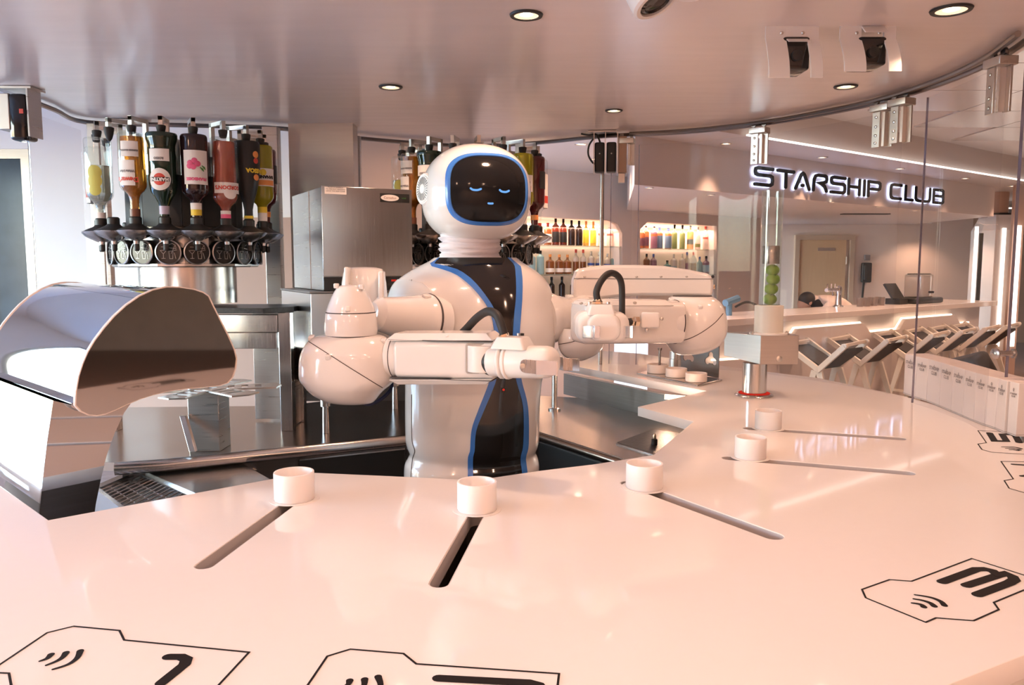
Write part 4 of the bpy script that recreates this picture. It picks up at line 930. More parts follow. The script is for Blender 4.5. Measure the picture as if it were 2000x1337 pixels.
def build_carousel(cx, cy, label, pad):
    t = thing('bottle_carousel', label, 'carousel', (cx,cy,.9), 'bottle carousels')
    o = V((cx,cy,0)); A = lambda r, a, z: V((cx+r*math.sin(a), cy-r*math.cos(a), z))
    part('lower_column', G().cyl(o+UP*1.437, o+UP*1.588, .195, None, 48), M['steelh'], t)
    part('drum', G().lathe([(.285,1.588),(.290,1.592),(.290,1.601),(.262,1.603),(.262,1.74),(.185,1.745),(.185,2.09),(.17,2.095)], o, n=18, ang0=PI/18), M['steelh'], t, ang=12)
    pd = V(pad); part('mount_pad', G().box(pd+UP*-.010, (.15,.12,.018)), M['alu'], t); part('mount_post', G().box((pd+V((pd.x,pd.y,2.09)))/2, (.035,.035,.22)), M['alu'], t)
    part('top_plate', G().prism([V((pd.x-.05,pd.y,2.085)), V((pd.x+.05,pd.y,2.085)), o+V((.08,.05,2.085)), o+V((-.08,.05,2.085))], (0,0,.015)), M['alu'], t)
    return t, o, A
stop_me = {}
def station(t, A, k, a, empty=False, badge=True):
    p = A(CR, a, BTOP)
    if 'hook' not in stop_me:
        sq = .0085
        g = G().box((0,.075,.000),(.014,.014,.115)).box((0,.0375,.051),(.014,.089,.014)).box((0,0,.040),(.014,.014,.034))
        stop_me['hook'] = mesh_of('hook_arm', g, M['alu'], 20)
        stop_me['stop'] = mesh_of('rubber_stopper', G().lathe([(.009,0),(.012,.003),(.0155,.020),(.0155,.026),(.011,.028)], n=20), M['rubber'])
        stop_me['empty'] = mesh_of('rubber_stopper', G().lathe([(.003,-.020),(.009,-.012),(.014,.004),(.0165,.020),(.0165,.026),(.011,.028)], n=20), M['rubber'])
        stop_me['dish'] = mesh_of('dispenser_dish', G().lathe([(.0005,-.036),(.009,-.036),(.010,-.026),(.030,-.017),(.052,-.005),(.062,.006),(.0635,.0085),(.060,.010)], n=36), M['steelh'])
        stop_me['cone'] = mesh_of('dispenser_head', G().lathe([(.060,.0095),(.048,.016),(.026,.026),(.020,.032),(.020,.052),(.016,.056)], n=32), M['blackm'])
        stop_me['spout'] = mesh_of('spout', G().lathe([(.006,-.060),(.009,-.056),(.009,-.036)], n=14), M['blackm'])
        ax = (0,-1,0)
        stop_me['badge'] = mesh_of('push_disc', G().lathe([(.043,-.030),(.043,.004),(.0415,.008),(.0385,.008),(.038,.005),(.0005,.0055)], (0,0,0), ax, 40), mat('disc_black', (.015,.014,.014), .22))
        stop_me['rim'] = mesh_of('disc_rim', G().lathe([(.0432,.003),(.0435,.008),(.0400,.0095),(.0392,.007)], (0,0,0), ax, 40, cap=False), M['steel'])
        g = G(); Y = -.0062; nz = V((0,-1,0)); st = lambda pts: g.stroke([V((x,Y,z)) for x,z in pts], nz, .0016, .0005)
        st([(-.026,.006),(-.006,.006),(-.016,-.006),(-.026,.006)]); st([(-.016,-.006),(-.016,-.020)]); st([(-.022,-.021),(-.010,-.021)])
        st([(.002,.004),(.004,-.022),(.014,-.022),(.016,.004),(.002,.004)]); st([(.010,-.004),(.022,.022)]); st([(.018,.006),(.028,.008)]); st([(.020,-.002),(.024,-.022)])
        st([(.004,.026),(.014,.030),(.024,.024),(.026,.014)]); st([(-.002,.016),(.026,.012)]); st([(-.022,.018),(-.010,.018)])
        stop_me['engrave'] = mesh_of('disc_engraving', g, mat('engraved_silver', (.34,.32,.30), .35, .6), 30)
        stop_me['board'] = mesh_of('backing_board', G().box((0,0,1.85), (.078,.010,.20)), M['blackm'])
    def put(nm, key, par, loc, rz=0.0):
        ob = bpy.data.objects.new(nm, stop_me[key]); COL.objects.link(ob); ob.parent = par
        ob.location = V(loc) - (t.location if par is t else V((0,0,0))); ob.rotation_euler = (0,0,rz)
        if par is t and key != 'board': ob.scale = (CS,)*3
        return ob
    h = put('hook_arm', 'hook', t, p + UP*.0, a); s = put('rubber_stopper', 'empty' if empty else 'stop', h, (0,0,0))
    q = A(CR, a, 1.718); d = put('dispenser_dish', 'dish', t, q, a); put('dispenser_head', 'cone', d, (0,0,0)); put('spout', 'spout', d, (0,0,0))
    put('backing_board', 'board', t, A(.222, a, 0), a)
    if badge:
        b = put('push_disc', 'badge', t, A(.292, a, 1.646), a); put('disc_rim', 'rim', b, (0,0,0)); put('disc_engraving', 'engrave', b, (0,0,0))
    return p
PITCHA = math.radians(20); A00 = math.radians(29.0)
c1 = (-1.380, 3.357); c2_ = (-.2014, 3.805)
car1, o1, A1 = build_carousel(*c1, 'steel bottle carousel with black round discs beside the mirrored arch', atz(255,236,2.298))
protos = {}
for k in range(-9, 9):
    a = A00 + PITCHA*k
    p = station(car1, A1, k, a, empty=(k == -3))
    if k in SPECS:
        b = hang_bottle(SPECS[k]); b.location = p; b.rotation_euler = (0,0,a); b.scale = (CS,)*3; protos[k] = b
        if k == -5: b.location = A1(CR, a, BTOP-.02)
A02 = math.radians(3.0+7.0)
car2, o2, A2 = build_carousel(*c2_, 'steel bottle carousel mostly hidden behind the robot\'s head', atz(920,285,2.298))
C2 = {-4:(-4,'clear bottle with black cap hanging leftmost on the carousel behind the robot'), -3:(-2,'amber whisky bottle with white labels on the carousel behind the robot, beside its head'), -2:(-1,'green bottle half hidden by the robot\'s head on the left'),
      2:(3,'yellow-green bottle peeping out right of the robot\'s head'), 3:(4,'dark bottle right of the robot\'s head on the rear carousel'), 4:(-5,'clear bottle with pale label hanging rightmost on the rear carousel'), 1:(1,'pink bottle behind the robot\'s head, seen only beside its right edge')}
for k in range(-9, 9):
    a = A02 + PITCHA*k
    p = station(car2, A2, k, a)
    if k in C2 and k != 1:
        b = dup(protos[C2[k][0]], p, a, C2[k][1], 'liquor bottles on the carousel behind the robot')
# ------------------------------------------------------------------ steel worktop and its cabinets
front_px = [(224,903),(322,896),(490,879),(600,869),(790,850),(1052,842),(1230,899),(1300,922)]
fw = [atz(x,y,.9) for x,y in front_px]
back_xy = [(.92,3.1),(.80,3.72),(.45,4.05),(-.3,4.3),(-.8,4.1),(-1.15,3.85),(-2.0,3.8),(-2.0,2.8)]
wt = thing('back_worktop', 'stainless steel worktop with rolled edge running behind the robot', 'worktop', (-.3,3.5,.86))
part('work_surface', plate([(p.x,p.y) for p in fw]+back_xy, [], .03, (0,0,.87), (1,0,0), (0,1,0)), M['work'], wt, ang=20)
part('rolled_edge', G().tube([V((p.x,p.y,.878)) for p in fw[:5]], .024, 12), M['steelh'], wt)
part('rolled_edge', G().tube([V((p.x,p.y,.880)) for p in fw[4:]], .018, 12), M['work'], wt)
off = [V((p.x*1.0, p.y+.05, 0)) for p in fw]
cab = thing('under_cabinet', 'dark steel cabinet base with black drawer fronts under the worktop', 'cabinet', (-.3,3.2,0))
g = G(); g.shellpatch([[V((p.x,p.y,0)) for p in off],[V((p.x,p.y,.868)) for p in off]], [[V((p.x,p.y+.02,0)) for p in off],[V((p.x,p.y+.02,.868)) for p in off]])
part('cabinet_body', g, M['steeld'], cab, ang=20)
def drawer(i, t0, t1, z0, z1):
    a, b = off[i], off[i+1]; d = (b-a).normalized(); n = V((d.y,-d.x,0)); L_ = (b-a).length
    p0, p1 = a+d*L_*t0, a+d*L_*t1
    f = part('drawer_front', G().prism([V((p.x,p.y,z0)) for p in (p0+n*.002, p1+n*.002, p1+n*.018, p0+n*.018)], (0,0,z1-z0)), M['blackm'], cab, ang=20)
    part('drawer_lip', G().prism([V((p.x,p.y,z1)) for p in (p0+n*.002, p1+n*.002, p1+n*.020, p0+n*.020)], (0,0,.006)), M['steelh'], f, ang=20)
drawer(1, .30, 1.0, .45, .81); drawer(3, -.12, .97, .30, .835); drawer(4, -.0, 1.0, .30, .835); drawer(5, .05, .95, .30, .85); drawer(0, .0, .95, .45, .80)
# steel drip tray by the arch
tq = [atz(x,y,.84) for x,y in ((180,950),(262,915),(400,975),(300,1040))]
tr = thing('drip_tray', 'steel drip tray with slotted grille beside the foot of the mirrored arch', 'tray', sum(tq, V())/4)
cq = sum(tq, V())/4; inq = [cq+(p-cq)*.86 for p in tq]; g = G()
g.loft([[p-UP*.10 for p in tq],[p for p in tq],[p for p in inq],[p-UP*.03 for p in inq]])
part('tray_pan', g, M['steelh'], tr, ang=20)
for k in range(16):
    f = (k+.5)/16; a = inq[0]+(inq[3]-inq[0])*f; b = inq[1]+(inq[2]-inq[1])*f; g = G().tube([a-UP*.006, b-UP*.006], .0035, 6)
    part('grille_bar', g, M['steelh'], tr)
for f in (.25,.5,.75):
    a = inq[0]+(inq[1]-inq[0])*f; b = inq[3]+(inq[2]-inq[3])*f
    part('grille_bar', G().tube([a-UP*.010, b-UP*.010], .0035, 6), M['steelh'], tr)
part('splash_panel', G().prism([tq[1], tq[2], tq[2]+V((.22,.12,0)), tq[1]+V((.30,.16,0))], (0,0,.008)), M['steelh'], tr, ang=20)
part('support', G().box((cq.x,cq.y,.37),(.12,.12,.74)), M['steeld'], tr)
# ------------------------------------------------------------------ steel table right of the arch, under the carousel
tb = thing('steel_table', 'stainless steel frame table with dark mesh top beside the mirrored arch', 'table', (-1.15,3.0,.9))
fx = P(560,700,3.27); zt = P(560,606,3.20).z; xL = P(200,700,3.27).x
part('table_top', plate([(xL,3.19),(fx.x-.06,3.17),(fx.x+.03,3.29),(fx.x+.03,3.50),(xL,3.50)], [[(c1[0]+.19*math.cos(2*PI*k/28), 3.1+.195+.05+.19*math.sin(2*PI*k/28)*0+.0) for k in range(0)]] if False else [], .022, (0,0,zt-.011), (1,0,0), (0,1,0)), mat('mesh_black', (.05,.05,.05), .35, .5, noise=.4, scale=80, bump=.6), tb, ang=20)
part('leg', G().box((fx.x-.003, 3.28, (zt+.90)/2-.006), (.050,.05,zt-.90-.012)), M['steelh'], tb, bev=.002)
part('leg', G().box((fx.x-.003, 3.46, (zt+.90)/2-.006), (.050,.05,zt-.90-.012)), M['steelh'], tb, bev=.002)
part('leg', G().box((xL+.03, 3.28, (zt+.90)/2-.006), (.050,.05,zt-.90-.012)), M['steelh'], tb, bev=.002)
z1, z2, z3_ = P(500,614,3.26).z, P(500,648,3.26).z, P(500,682,3.26).z
part('cross_rail', G().box(((xL+fx.x-.028)/2, 3.27, (z1+z2)/2), (fx.x-.03-xL,.04,z1-z2)), M['steelh'], tb, bev=.002)
part('cross_rail', G().box(((xL+fx.x-.034)/2, 3.275, (z2+z3_)/2), (fx.x-.04-xL,.03,z2-z3_-.006)), M['steelh'], tb, bev=.002)
part('side_panel', G().box((fx.x-.003, 3.37, (.90+z3_)/2), (.02,.14,z3_-.91)), M['steel'], tb, bev=.001)
part('side_panel', G().box((P(525,700,3.46).x, 3.475, (.90+zt)/2), (.14,.015,zt-.92)), M['steel'], tb, bev=.001)
# star shaped shaker rack on a square post
pc = P(410,840,2.95); rk = thing('shaker_rack', 'steel star-shaped rack with slotted arms on a square post beneath the steel table', 'rack', (pc.x,2.95,.9))
zr = P(440,760,2.95).z
part('post', G().box((pc.x,2.95,(.90+zr)/2), (.115,.115,zr-.90)), M['steel'], rk, bev=.002)
for k in range(6):
    a = math.radians(20+60*k); d = V((math.cos(a), math.sin(a)*.9, 0)); n = V((-d.y,d.x,0)); c = V((pc.x,2.95,zr))
    arm = plate([(.03,-.045),(.25,-.060),(.27,0),(.25,.060),(.03,.045)], [[(.07+.05*j,-.034),(.095+.05*j,-.036),(.095+.05*j,.036),(.07+.05*j,.034)] for j in range(3)], .006, c+UP*.002*k/6, d, n)
    part('rack_arm', arm, M['alu'], rk, ang=20)
for px in (322, 345, 372):
    q = P(px,700,3.0); part('pipe', G().cyl((q.x,3.0,zr+.006),(q.x,3.0,zr+.16),.016,None,14), M['steel'], rk)
part('chain_guide', G().prism([P(350,812,2.87),P(362,812,2.87),P(382,882,2.78),P(369,882,2.78)], (0,.02,0)), M['alu'], rk, bev=.002)
# ------------------------------------------------------------------ ice maker on its bin, set at an angle
cI = V((P(630,450,3.2).x,3.2,0)); dx = V((.876,.482,0)).normalized(); dy = V((-dx.y,dx.x,0))
WI, DI = .386, .50; zi0, zi1, zi2 = P(630,568,3.2).z, P(630,541,3.2).z, P(630,362,3.2).z
im = thing('ice_machine', 'stainless steel ice machine with badge and black control strip left of the robot', 'ice machine', cI+UP*zi0)
def ib(x0,x1,y0,y1,z0,z1): return [cI+dx*x0+dy*y0+UP*z0, cI+dx*x1+dy*y0+UP*z0, cI+dx*x1+dy*y1+UP*z0, cI+dx*x0+dy*y1+UP*z0], UP*(z1-z0)
part('body', G().prism(*ib(.0,WI,.012,DI,zi0,zi2-.004)), M['steel'], im, bev=.003, ang=20)
part('front_panel', G().prism(*ib(-.001,WI+.001,0,.012,zi1+.002,zi2)), M['steelh'], im, bev=.002, ang=20)
cs = part('control_strip', G().prism(*ib(.001,WI-.001,.002,.014,zi0,zi1)), M['black'], im, bev=.001, ang=20)
part('display', G().prism(*ib(.290,.312,.0005,.003,zi0+.036,zi0+.044)), M['redled'], cs)
part('side_seam', G().prism(*ib(-.0015,.001,.20,.204,zi0,zi2-.004)), M['alu'], im)
lb_ = part('warning_label', G().prism(*ib(.012,.102,-.0006,.002,zi2-.032,zi2-.004)), M['paper'], im)
part('label_text', text_g('MADE IN AMERICA\nTO PREVENT FREEZING\nLEAVE THIS SIDE CLEAR', .0075, cI+dx*.057-dy*.0012+UP*(zi2-.013), dx, UP), M['print'], lb_)
bd = part('badge', G().prism(*ib(.245,.375,-.0012,.002,zi2-.056,zi2-.020)), M['blackm'], im)
oc = cI+dx*.288-dy*.0018+UP*(zi2-.038)
part('badge_oval', G().add([oc+dx*.040*math.cos(2*PI*k/28)+UP*.0135*math.sin(2*PI*k/28) for k in range(28)], [tuple(range(28))]), M['paper'], bd)
part('badge_text', text_g('Cornelius', .014, oc-dy*.0006, dx, UP), mat('badge_brown',(.25,.10,.05),.5), bd)
part('badge_text', text_g('SERIES', .007, oc-dy*.0006+dx*.062, dx, UP), M['green'], bd)
bn = thing('ice_bin', 'stainless steel ice bin with legs under the ice machine', 'bin', cI+UP*.9)
zb0, zb1 = P(630,752,3.2).z, zi0-.008
part('bin_body', G().prism(*ib(-.06,WI+.02,-.02,DI,zb0+.03,zb1)), M['steelh'], bn, bev=.003, ang=20)
part('bin_lid', G().prism(*ib(-.065,WI+.025,-.025,DI,zb1,zb1+.007)), M['steeld'], bn, ang=20)
part('bottom_shelf', G().prism(*ib(-.06,WI+.16,-.03,DI*.9,zb0-.005,zb0+.028)), M['steelh'], bn, ang=20)
for x, y in ((.0,.02),(WI+.06,.02),(.0,.4),(WI+.06,.4)):
    q = cI+dx*x+dy*y; lg = part('leg', G().cyl(q+UP*(zb0-.005), q+UP*(zb0-.09), .021, None, 16), M['steel'], bn); part('leveling_foot', G().cyl(q+UP*(zb0-.09), q+UP*.901, .013, .016, 14), M['steelh'], lg)
part('drain_hose', G().tube(smooth([cI+dx*.10+dy*.10+UP*(zb0+.02), cI+dx*.12+dy*.05+UP*(zb0-.06), cI+dx*.20+dy*.03+UP*(zb0-.10), cI+dx*.30+dy*.06+UP*(zb0-.05), cI+dx*.32+dy*.12+UP*(zb0+.02)], 6), .008, 8), mat('navy_hose', (.03,.04,.10), .4), bn)
# dark steel splashback low behind the ice bin
bp0, bp1 = P(578,700,3.98), P(1052,700,4.05)
struct('wall_splashback', G().prism([V((bp0.x,3.98,.9)), V((bp1.x,4.02,.9)), V((bp1.x,4.04,.9)), V((bp0.x,4.0,.9))], (0,0,.56)), mat('splash_dark', (.10,.08,.07), .35, .7, noise=.2), ang=20)
# steel partition column behind it, posts of the glass housing
xa, xb = P(562,300,4.0).x, P(690,300,4.0).x
struct('trim_4', G().prism([V((xa,4.02,.9)), V((xb,4.0,.9)), V((xb,4.12,.9)), V((xa,4.14,.9))], (0,0,Zc-.9)), mat('partition_steel', (.55,.50,.46), .38, .9, noise=.08, scale=4, stretch=(1,1,20)), ang=20)
for k, (px, Y, wd, dp) in enumerate(((193,3.86,.055,.05),(210,3.80,.02,.04),(534,3.95,.075,.06),(701,4.22,.03,.04))):
    q = P(px,400,Y); struct('trim_%d' % (5+k), G().box((q.x,Y,(.9+Zc-.03)/2), (wd,dp,Zc-.93)), M['steel'], bev=.002)
# post of the pivoting glass door beside the motor
q = railpt(1179, 0, .03)
struct('trim_9', G().cyl((q.x,q.y,ZT), (q.x,q.y,Zc-.13), .011, None, 16), M['steel'])
# ------------------------------------------------------------------ mirrored arch
nA = V((.72,-.69,0)).normalized(); OA = V((-1.05,1.8,0)); eA = -nA; LA = .80
hood_px = [(146,792),(147,765),(152,735),(160,710),(170,687),(184,664),(202,640),(222,617),(246,595),(272,577),(298,565),(325,559),(352,559.5),(380,564),(398,570),(408,577),(418,598),(432,626),(447,656),(459,683),(463,700),(461,720),(455,737),(445,748),(430,753),(400,756),(365,759),(330,764),(300,771),(272,780),(248,790),(225,801),(205,809),(188,812),(172,811),(157,804)]
hp3 = [onplane(x,y,OA,nA) for x,y in hood_px]; cH = sum(hp3, V())/len(hp3)
arch = thing('mirrored_arch', 'large mirror-polished curved hood on a leg at the left of the counter', 'hood', (-1.2,2.0,.5))
ins = [cH+(p-cH)*.985 for p in hp3]
part('hood_shell', G().loft([[p+eA*.010 for p in ins],[p+eA*(LA-.010) for p in ins]], cap=False), M['chrome'], arch, ang=30)
for o_, nm in ((0.0,'end_face'),(LA-.010,'end_face')):
    f = part(nm, G().prism([p+eA*o_ for p in ins], eA*.010), M['tint'], arch, ang=30)
    part('edge_trim', G().loft([[p+eA*(o_-.002) for p in hp3],[p+eA*(o_+.012) for p in hp3],[p+eA*(o_+.012) for p in ins],[p+eA*(o_-.002) for p in ins]], cap=False, close=True), mat('edge_white', (.70,.62,.57), .3), f, ang=40)
OL = OA+eA*.05
leg_px = [(104,782),(180,800),(262,778),(243,805),(224,845),(208,890),(196,940),(187,985),(180,1040),(176,1110),(70,1110),(76,1010),(84,930),(92,860)]
lp3 = [onplane(x,y,OL,nA) for x,y in leg_px]; cl = sum(lp3, V())/len(lp3)
lg = part('leg', G().loft([[p+eA*.008 for p in lp3],[p+eA*(LA-.1) for p in lp3]], cap=False), M['chrome'], arch, ang=30)
part('leg_face', G().prism(lp3, eA*.008), M['tint'], lg, ang=30)
part('leg_face', G().prism([p+eA*(LA-.1) for p in lp3], eA*.008), M['tint'], lg, ang=30)
base = lp3[9:11]; part('base_foot', G().prism([V((p.x,p.y,0)) for p in (base[1], base[0], base[0]+eA*(LA-.1), base[1]+eA*(LA-.1))], (0,0,base[0].z)), M['steeld'], arch, ang=20)
# ------------------------------------------------------------------ things on the right worktop
fq = atz(1083,800,.9); zf = P(1083,728,fq.y).z
t = thing('tap', 'small steel tap standing on the worktop right of the robot', 'tap', fq)
part('stem', G().cyl(fq, V((fq.x,fq.y,zf)), .013, None, 14), M['steelh'], t); part('lever', G().tube([V((fq.x,fq.y,zf)), V((fq.x-.03,fq.y-.01,zf-.012))], .006, 10), M['steelh'], t); part('base', G().lathe([(.03,0),(.03,.008),(.014,.012)], fq, n=20), M['steelh'], t)
pq = [atz(x,y,.902) for x,y in ((1205,866),(1275,840),(1340,850),(1320,885),(1276,888))]
t = thing('rinser', 'glass rinser with black nozzle in a steel tray right of the robot', 'rinser', sum(pq,V())/5)
part('rinser_tray', G().prism(pq, (0,0,.006)), mat('perforated_black', (.03,.03,.03), .35, .4, noise=.3, scale=120, bump=.8), t); part('tray_rim', G().tube(pq+[pq[0]], .005, 6), M['steelh'], t)
nq = atz(1278,868,.908)
part('nozzle', G().lathe([(.012,0),(.012,.022),(.008,.024)], nq, n=16), M['blackm'], t); part('nozzle_tip', G().lathe([(.006,.024),(.007,.036),(.003,.044)], nq, n=14), M['brass'], t)
# ------------------------------------------------------------------ white gift boxes along the glass
BX = [(1764,769),(1787,777),(1809,784),(1834,794),(1857,804),(1880,814),(1901,823),(1922,831),(1943,838)]
bl = ['leftmost white printed box in the row along the counter edge'] + ['%s white printed box from the left along the counter edge' % ORD[k] for k in range(1,9)] + ['white printed box at the right frame edge, standing in front of the glass edge']
outw = lambda p: (V((p.x,p.y,0))-V((0,2.3,0))).normalized()
def gift_box(a, b, label, depth=.10, zt=None):
    a = V(a); b = V(b); d = (b-a); wv = d.length; d.normalize(); n = V((-d.y,d.x,0))
    if n.dot(outw(a)) < 0: n = -n
    n = (n + outw(a)*.3).normalized()
    hgt = zt; a2 = a + d*.0008; b2 = b - d*.0008
    t = thing('gift_box', label, 'box', (a+b)/2, 'white boxes along the counter edge')
    foot = [a2, b2, b2+n*depth, a2+n*depth]
    part('box_body', G().prism([p+UP*.001 for p in foot], UP*(hgt-.001)), mat('box_card', (.80,.73,.70), .45, noise=.02), t, bev=.0015, ang=20)
    lid = [a2-n*.0008-d*.0005, b2-n*.0008+d*.0005, b2+n*depth, a2+n*depth]
    part('box_lid', G().prism([p+UP*(hgt*.03) for p in lid], UP*.002), mat('box_fold', (.45,.40,.38), .6), t, ang=20)
    c = (a2+b2)/2 - n*.0016
    m = M['printg']; g = G(); cc = c+UP*(hgt*.86)
    nr = -n
    g.stroke([cc+UP*.006, cc+d*.003+UP*.001, cc-UP*.005, cc-d*.003+UP*.001, cc+UP*.006], nr, .0016); 
    part('box_emblem', g, m, t)
    part('box_lettering', text_g('STARSHIP\nCLUB', wv*.17, c+UP*(hgt*.76), d, UP, off=.0003), m, t)
    return t
BXW = [atz(x,y,ZT) for x,y in BX] + [atz(1961,846,ZT)]
hb = P(1764,690,BXW[0].y).z - ZT
for k in range(9): gift_box(BXW[k], BXW[k+1], bl[k], .10, hb)
ga_ = atz(1966,847,ZT); gb_ = atz(1984,853,ZT)
gift_box(ga_, gb_, bl[9], .09, hb)
# ================================================================== GLASS ROUND THE BAR
def pane(pxs, inset, label, z0=ZT+.006, z1=Zc-.07, edges=(0,), first=None):
    pts = smooth([railpt(p, 0, inset) if not isinstance(p, V) else p for p in pxs], 5); ctr = V((0,2.5,0)); g = G()
    o = [p + (p-ctr).normalized()*.010 for p in pts]
    t = thing('sliding_glass_screen', label, 'glass screen', V((pts[len(pts)//2].x, pts[len(pts)//2].y, z0)), 'curved sheets of glass round the bar')
    g.shellpatch([[p+UP*z0 for p in pts],[p+UP*z1 for p in pts]], [[p+UP*z0 for p in o],[p+UP*z1 for p in o]])
    part('pane', g, M['pane'], t)
    for i in edges:
        a, b = pts[i], o[i]; d = (pts[1]-pts[0]).normalized()*.001 if i == 0 else (pts[-1]-pts[-2]).normalized()*.001
        part('edge', G().prism([a+UP*z0, b+UP*z0, b+UP*z0+d*2, a+UP*z0+d*2], UP*(z1-z0)), M['gedge'], t)
    return t
pane([1196,1216,1238], .03, 'narrow glass screen beside the steel post near the motor unit')
pane([1250,1340,1420,1490,1560,1640,1720,1770], .02, 'wide curved glass screen in front of the bottle niches and sign')
def edgepx(topx, inset):
    lo, hi = topx-60, topx+160
    for _ in range(30):
        m = (lo+hi)/2
        if proj(railpt(m, Zc-.07, inset))[0] < topx: lo = m
        else: hi = m
    return lo
ea = edgepx(1810, .07)
pane([ea, ea+40, ea+85, ea+130, ea+170], .07, 'curved glass screen at right whose edge crosses the sign\'s last letters')
ed = atz(1956,832,ZT+.006); ed.z = 0
pane([ed, V((ed.x-.005,ed.y-.25,0)), V((ed.x-.04,ed.y-.5,0)), V((ed.x-.12,ed.y-.8,0))], .10, 'glass screen at the right frame edge with its purple edge among the boxes')
pane([42,80,120,150], .03, 'glass screen at upper left between the motor bracket and the bottle carousel')
# clamps that hang the panels
def clamp(px, label, inset=.05, drop=.145):
    p = railpt(px, Zc, inset); rz = math.atan2(p.y-2.5, p.x) - PI/2
    t = thing('panel_clamp', label, 'clamp', p, 'steel clamps hanging the sheets of glass', rz)
    part('hanger_block', G().rprism((-.042,0,-.055),(.042,0,-.055),.014,.032,.003,.003, X=UP), M['alu'], t, local=True)
    for sx in (-1, 1):
        part('trolley_wheel', G().lathe([(.012,0),(.012,.010)], (sx*.026,-.012,-.026), (0,1,0), 14).cyl((sx*.026,0,-.026),(sx*.026,0,-.045),.007,None,10), M['steeld'], t, local=True)
    fp = part('front_plate', G().box((-.014,-.018,-.07-drop/2),(.036,.008,drop)), M['alu'], t, local=True, bev=.0012)
    part('rear_plate', G().box((.026,.012,-.07-drop/2),(.030,.008,drop)), M['alu'], t, local=True, bev=.0012)
    part('spacer', G().box((.014,-.002,-.07-drop/2),(.012,.022,drop*.96)), mat('clamp_light', (.75,.68,.62), .3, .7), t, local=True)
    for z in (.035,.10,.16,.21):
        part('clamp_bolt', G().lathe([(.006,0),(.006,.003),(.003,.0045)], (-.014,-.022,-.07-z*drop/.24), (0,-1,0), 10), M['steel'], fp, local=True)
    return t
clamp(1228, 'steel clamp right beside the black motor unit', .05, .11)
clamp(1492, 'single steel clamp hanging above the sign\'s first letter')
clamp(1741, 'left one of two steel clamps hanging over the sign\'s end')
clamp(1779, 'right one of two steel clamps hanging over the sign\'s end')
clamp(1985, 'steel clamp cut by the right edge of the frame')
def motor(p, rz, label, sc=1.0):
    t = thing('motor_unit', label, 'motor', p, None, rz)
    part('mount_plate', G().box((-.02,0,-.006),(.15,.10,.006)), M['steel'], t, local=True)
    for x in (-.062, -.002, .062):
        part('bracket_plate', G().box((x,0,-.115),(.004,.09,.21)), M['alu'], t, local=True)
    for x in (-.032, .030):
        b = part('motor_body', G().rprism((x,0,-.06),(x,0,-.215),.026,.038,.012,.008), M['blackm'], t, local=True)
        part('motor_screw', G().ball((x,-.039,-.12), .004,.003,.004,8,6), M['alu'], b, local=True)
    part('cable', G().tube(smooth([(-.06,0,-.03),(-.088,0,-.07),(-.092,0,-.12),(-.07,0,-.16),(-.05,0,-.17)],5), .005, 8), M['rubber'], t, local=True)
    part('cable', G().tube(smooth([(-.03,-.02,-.06),(-.05,-.03,-.02),(-.09,-.02,-.02),(-.13,0,-.01)],5), .005, 8), M['rubber'], t, local=True)
    part('cover_plate', G().box((.088,-.005,-.125),(.044,.06,.19)), mat('motor_brown', (.30,.22,.17), .4, .8), t, local=True, bev=.002)
    part('track_tongue', G().box((.085,0,-.245),(.036,.02,.05)), M['alu'], t, local=True, bev=.002)
    return t
pm_ = railpt(1187, Zc, .06); motor(pm_, -.12, 'black twin motor unit with steel plates on the canopy rim, above the post')
ql = railpt(22, Zc, .08)
t = thing('side_motor', 'black motor with steel bracket at the left edge of the canopy', 'motor', ql)
part('mount_plate', G().box(ql+V((-.01,0,-.006)), (.12,.10,.008)), M['alu'], t); part('bracket_plate', G().box(ql+V((.03,0,-.10)), (.006,.09,.19)), M['steel'], t)
part('motor_body', G().rprism(ql+V((-.01,-.01,-.03)), ql+V((-.01,-.01,-.21)), .036,.045,.02,.012, X=(1,0,0)), M['black'], t); part('side_box', G().box(ql+V((-.062,-.02,-.10)), (.05,.07,.14)), M['alu'], t, bev=.003)
part('sticker', G().box(ql+V((.012,-.057,-.10)), (.016,.002,.018)), M['red'], t)
# mounting pads of the carousels on the canopy
# ================================================================== CLUB BAR IN THE BACKGROUND
cb = thing('club_bar', 'long white bar with stepped glowing front below the sign', 'bar', Bp(2.8,0,0))
t0, t1 = -1.0, 5.55
part('bar_top', G().prism([Bp(t0,.16,1.05),Bp(t1+.05,.16,1.05),Bp(t1+.05,-.50,1.05),Bp(t0,-.50,1.05)], (0,0,.06)), mat('club_top', (.80,.74,.70), .15), cb, bev=.004, ang=20)
part('bar_back', G().prism([Bp(t0,-.04,0),Bp(t1,-.04,0),Bp(t1,-.44,0),Bp(t0,-.44,0)], (0,0,1.05)), mat('club_front', (.74,.68,.66), .35), cb, ang=20)
edge = [barpx(x,y,.06) for x,y in ((1400,705),(1480,700),(1540,668),(1549,657),(1559,642),(1688,631),(1700,649),(1757,643),(1769,623),(1866,615),(1876,632),(1900,630))]
edge = [(min(max(a,t0+.05*k),t1),min(b,1.0)) for k,(a,b) in enumerate(edge)]
poly = [(edge[0][0],.02)]+[e for e in edge]+[(edge[-1][0],.02)]
part('front_panel', G().prism([Bp(a,.02,z) for a,z in poly], BN*.04), mat('club_panel', (.76,.70,.68), .3), cb, ang=20)
part('glow_strip', G().stroke([Bp(a,.0,z+.006) for a,z in edge], BN, .018, .012), M['ledwarm'], cb)
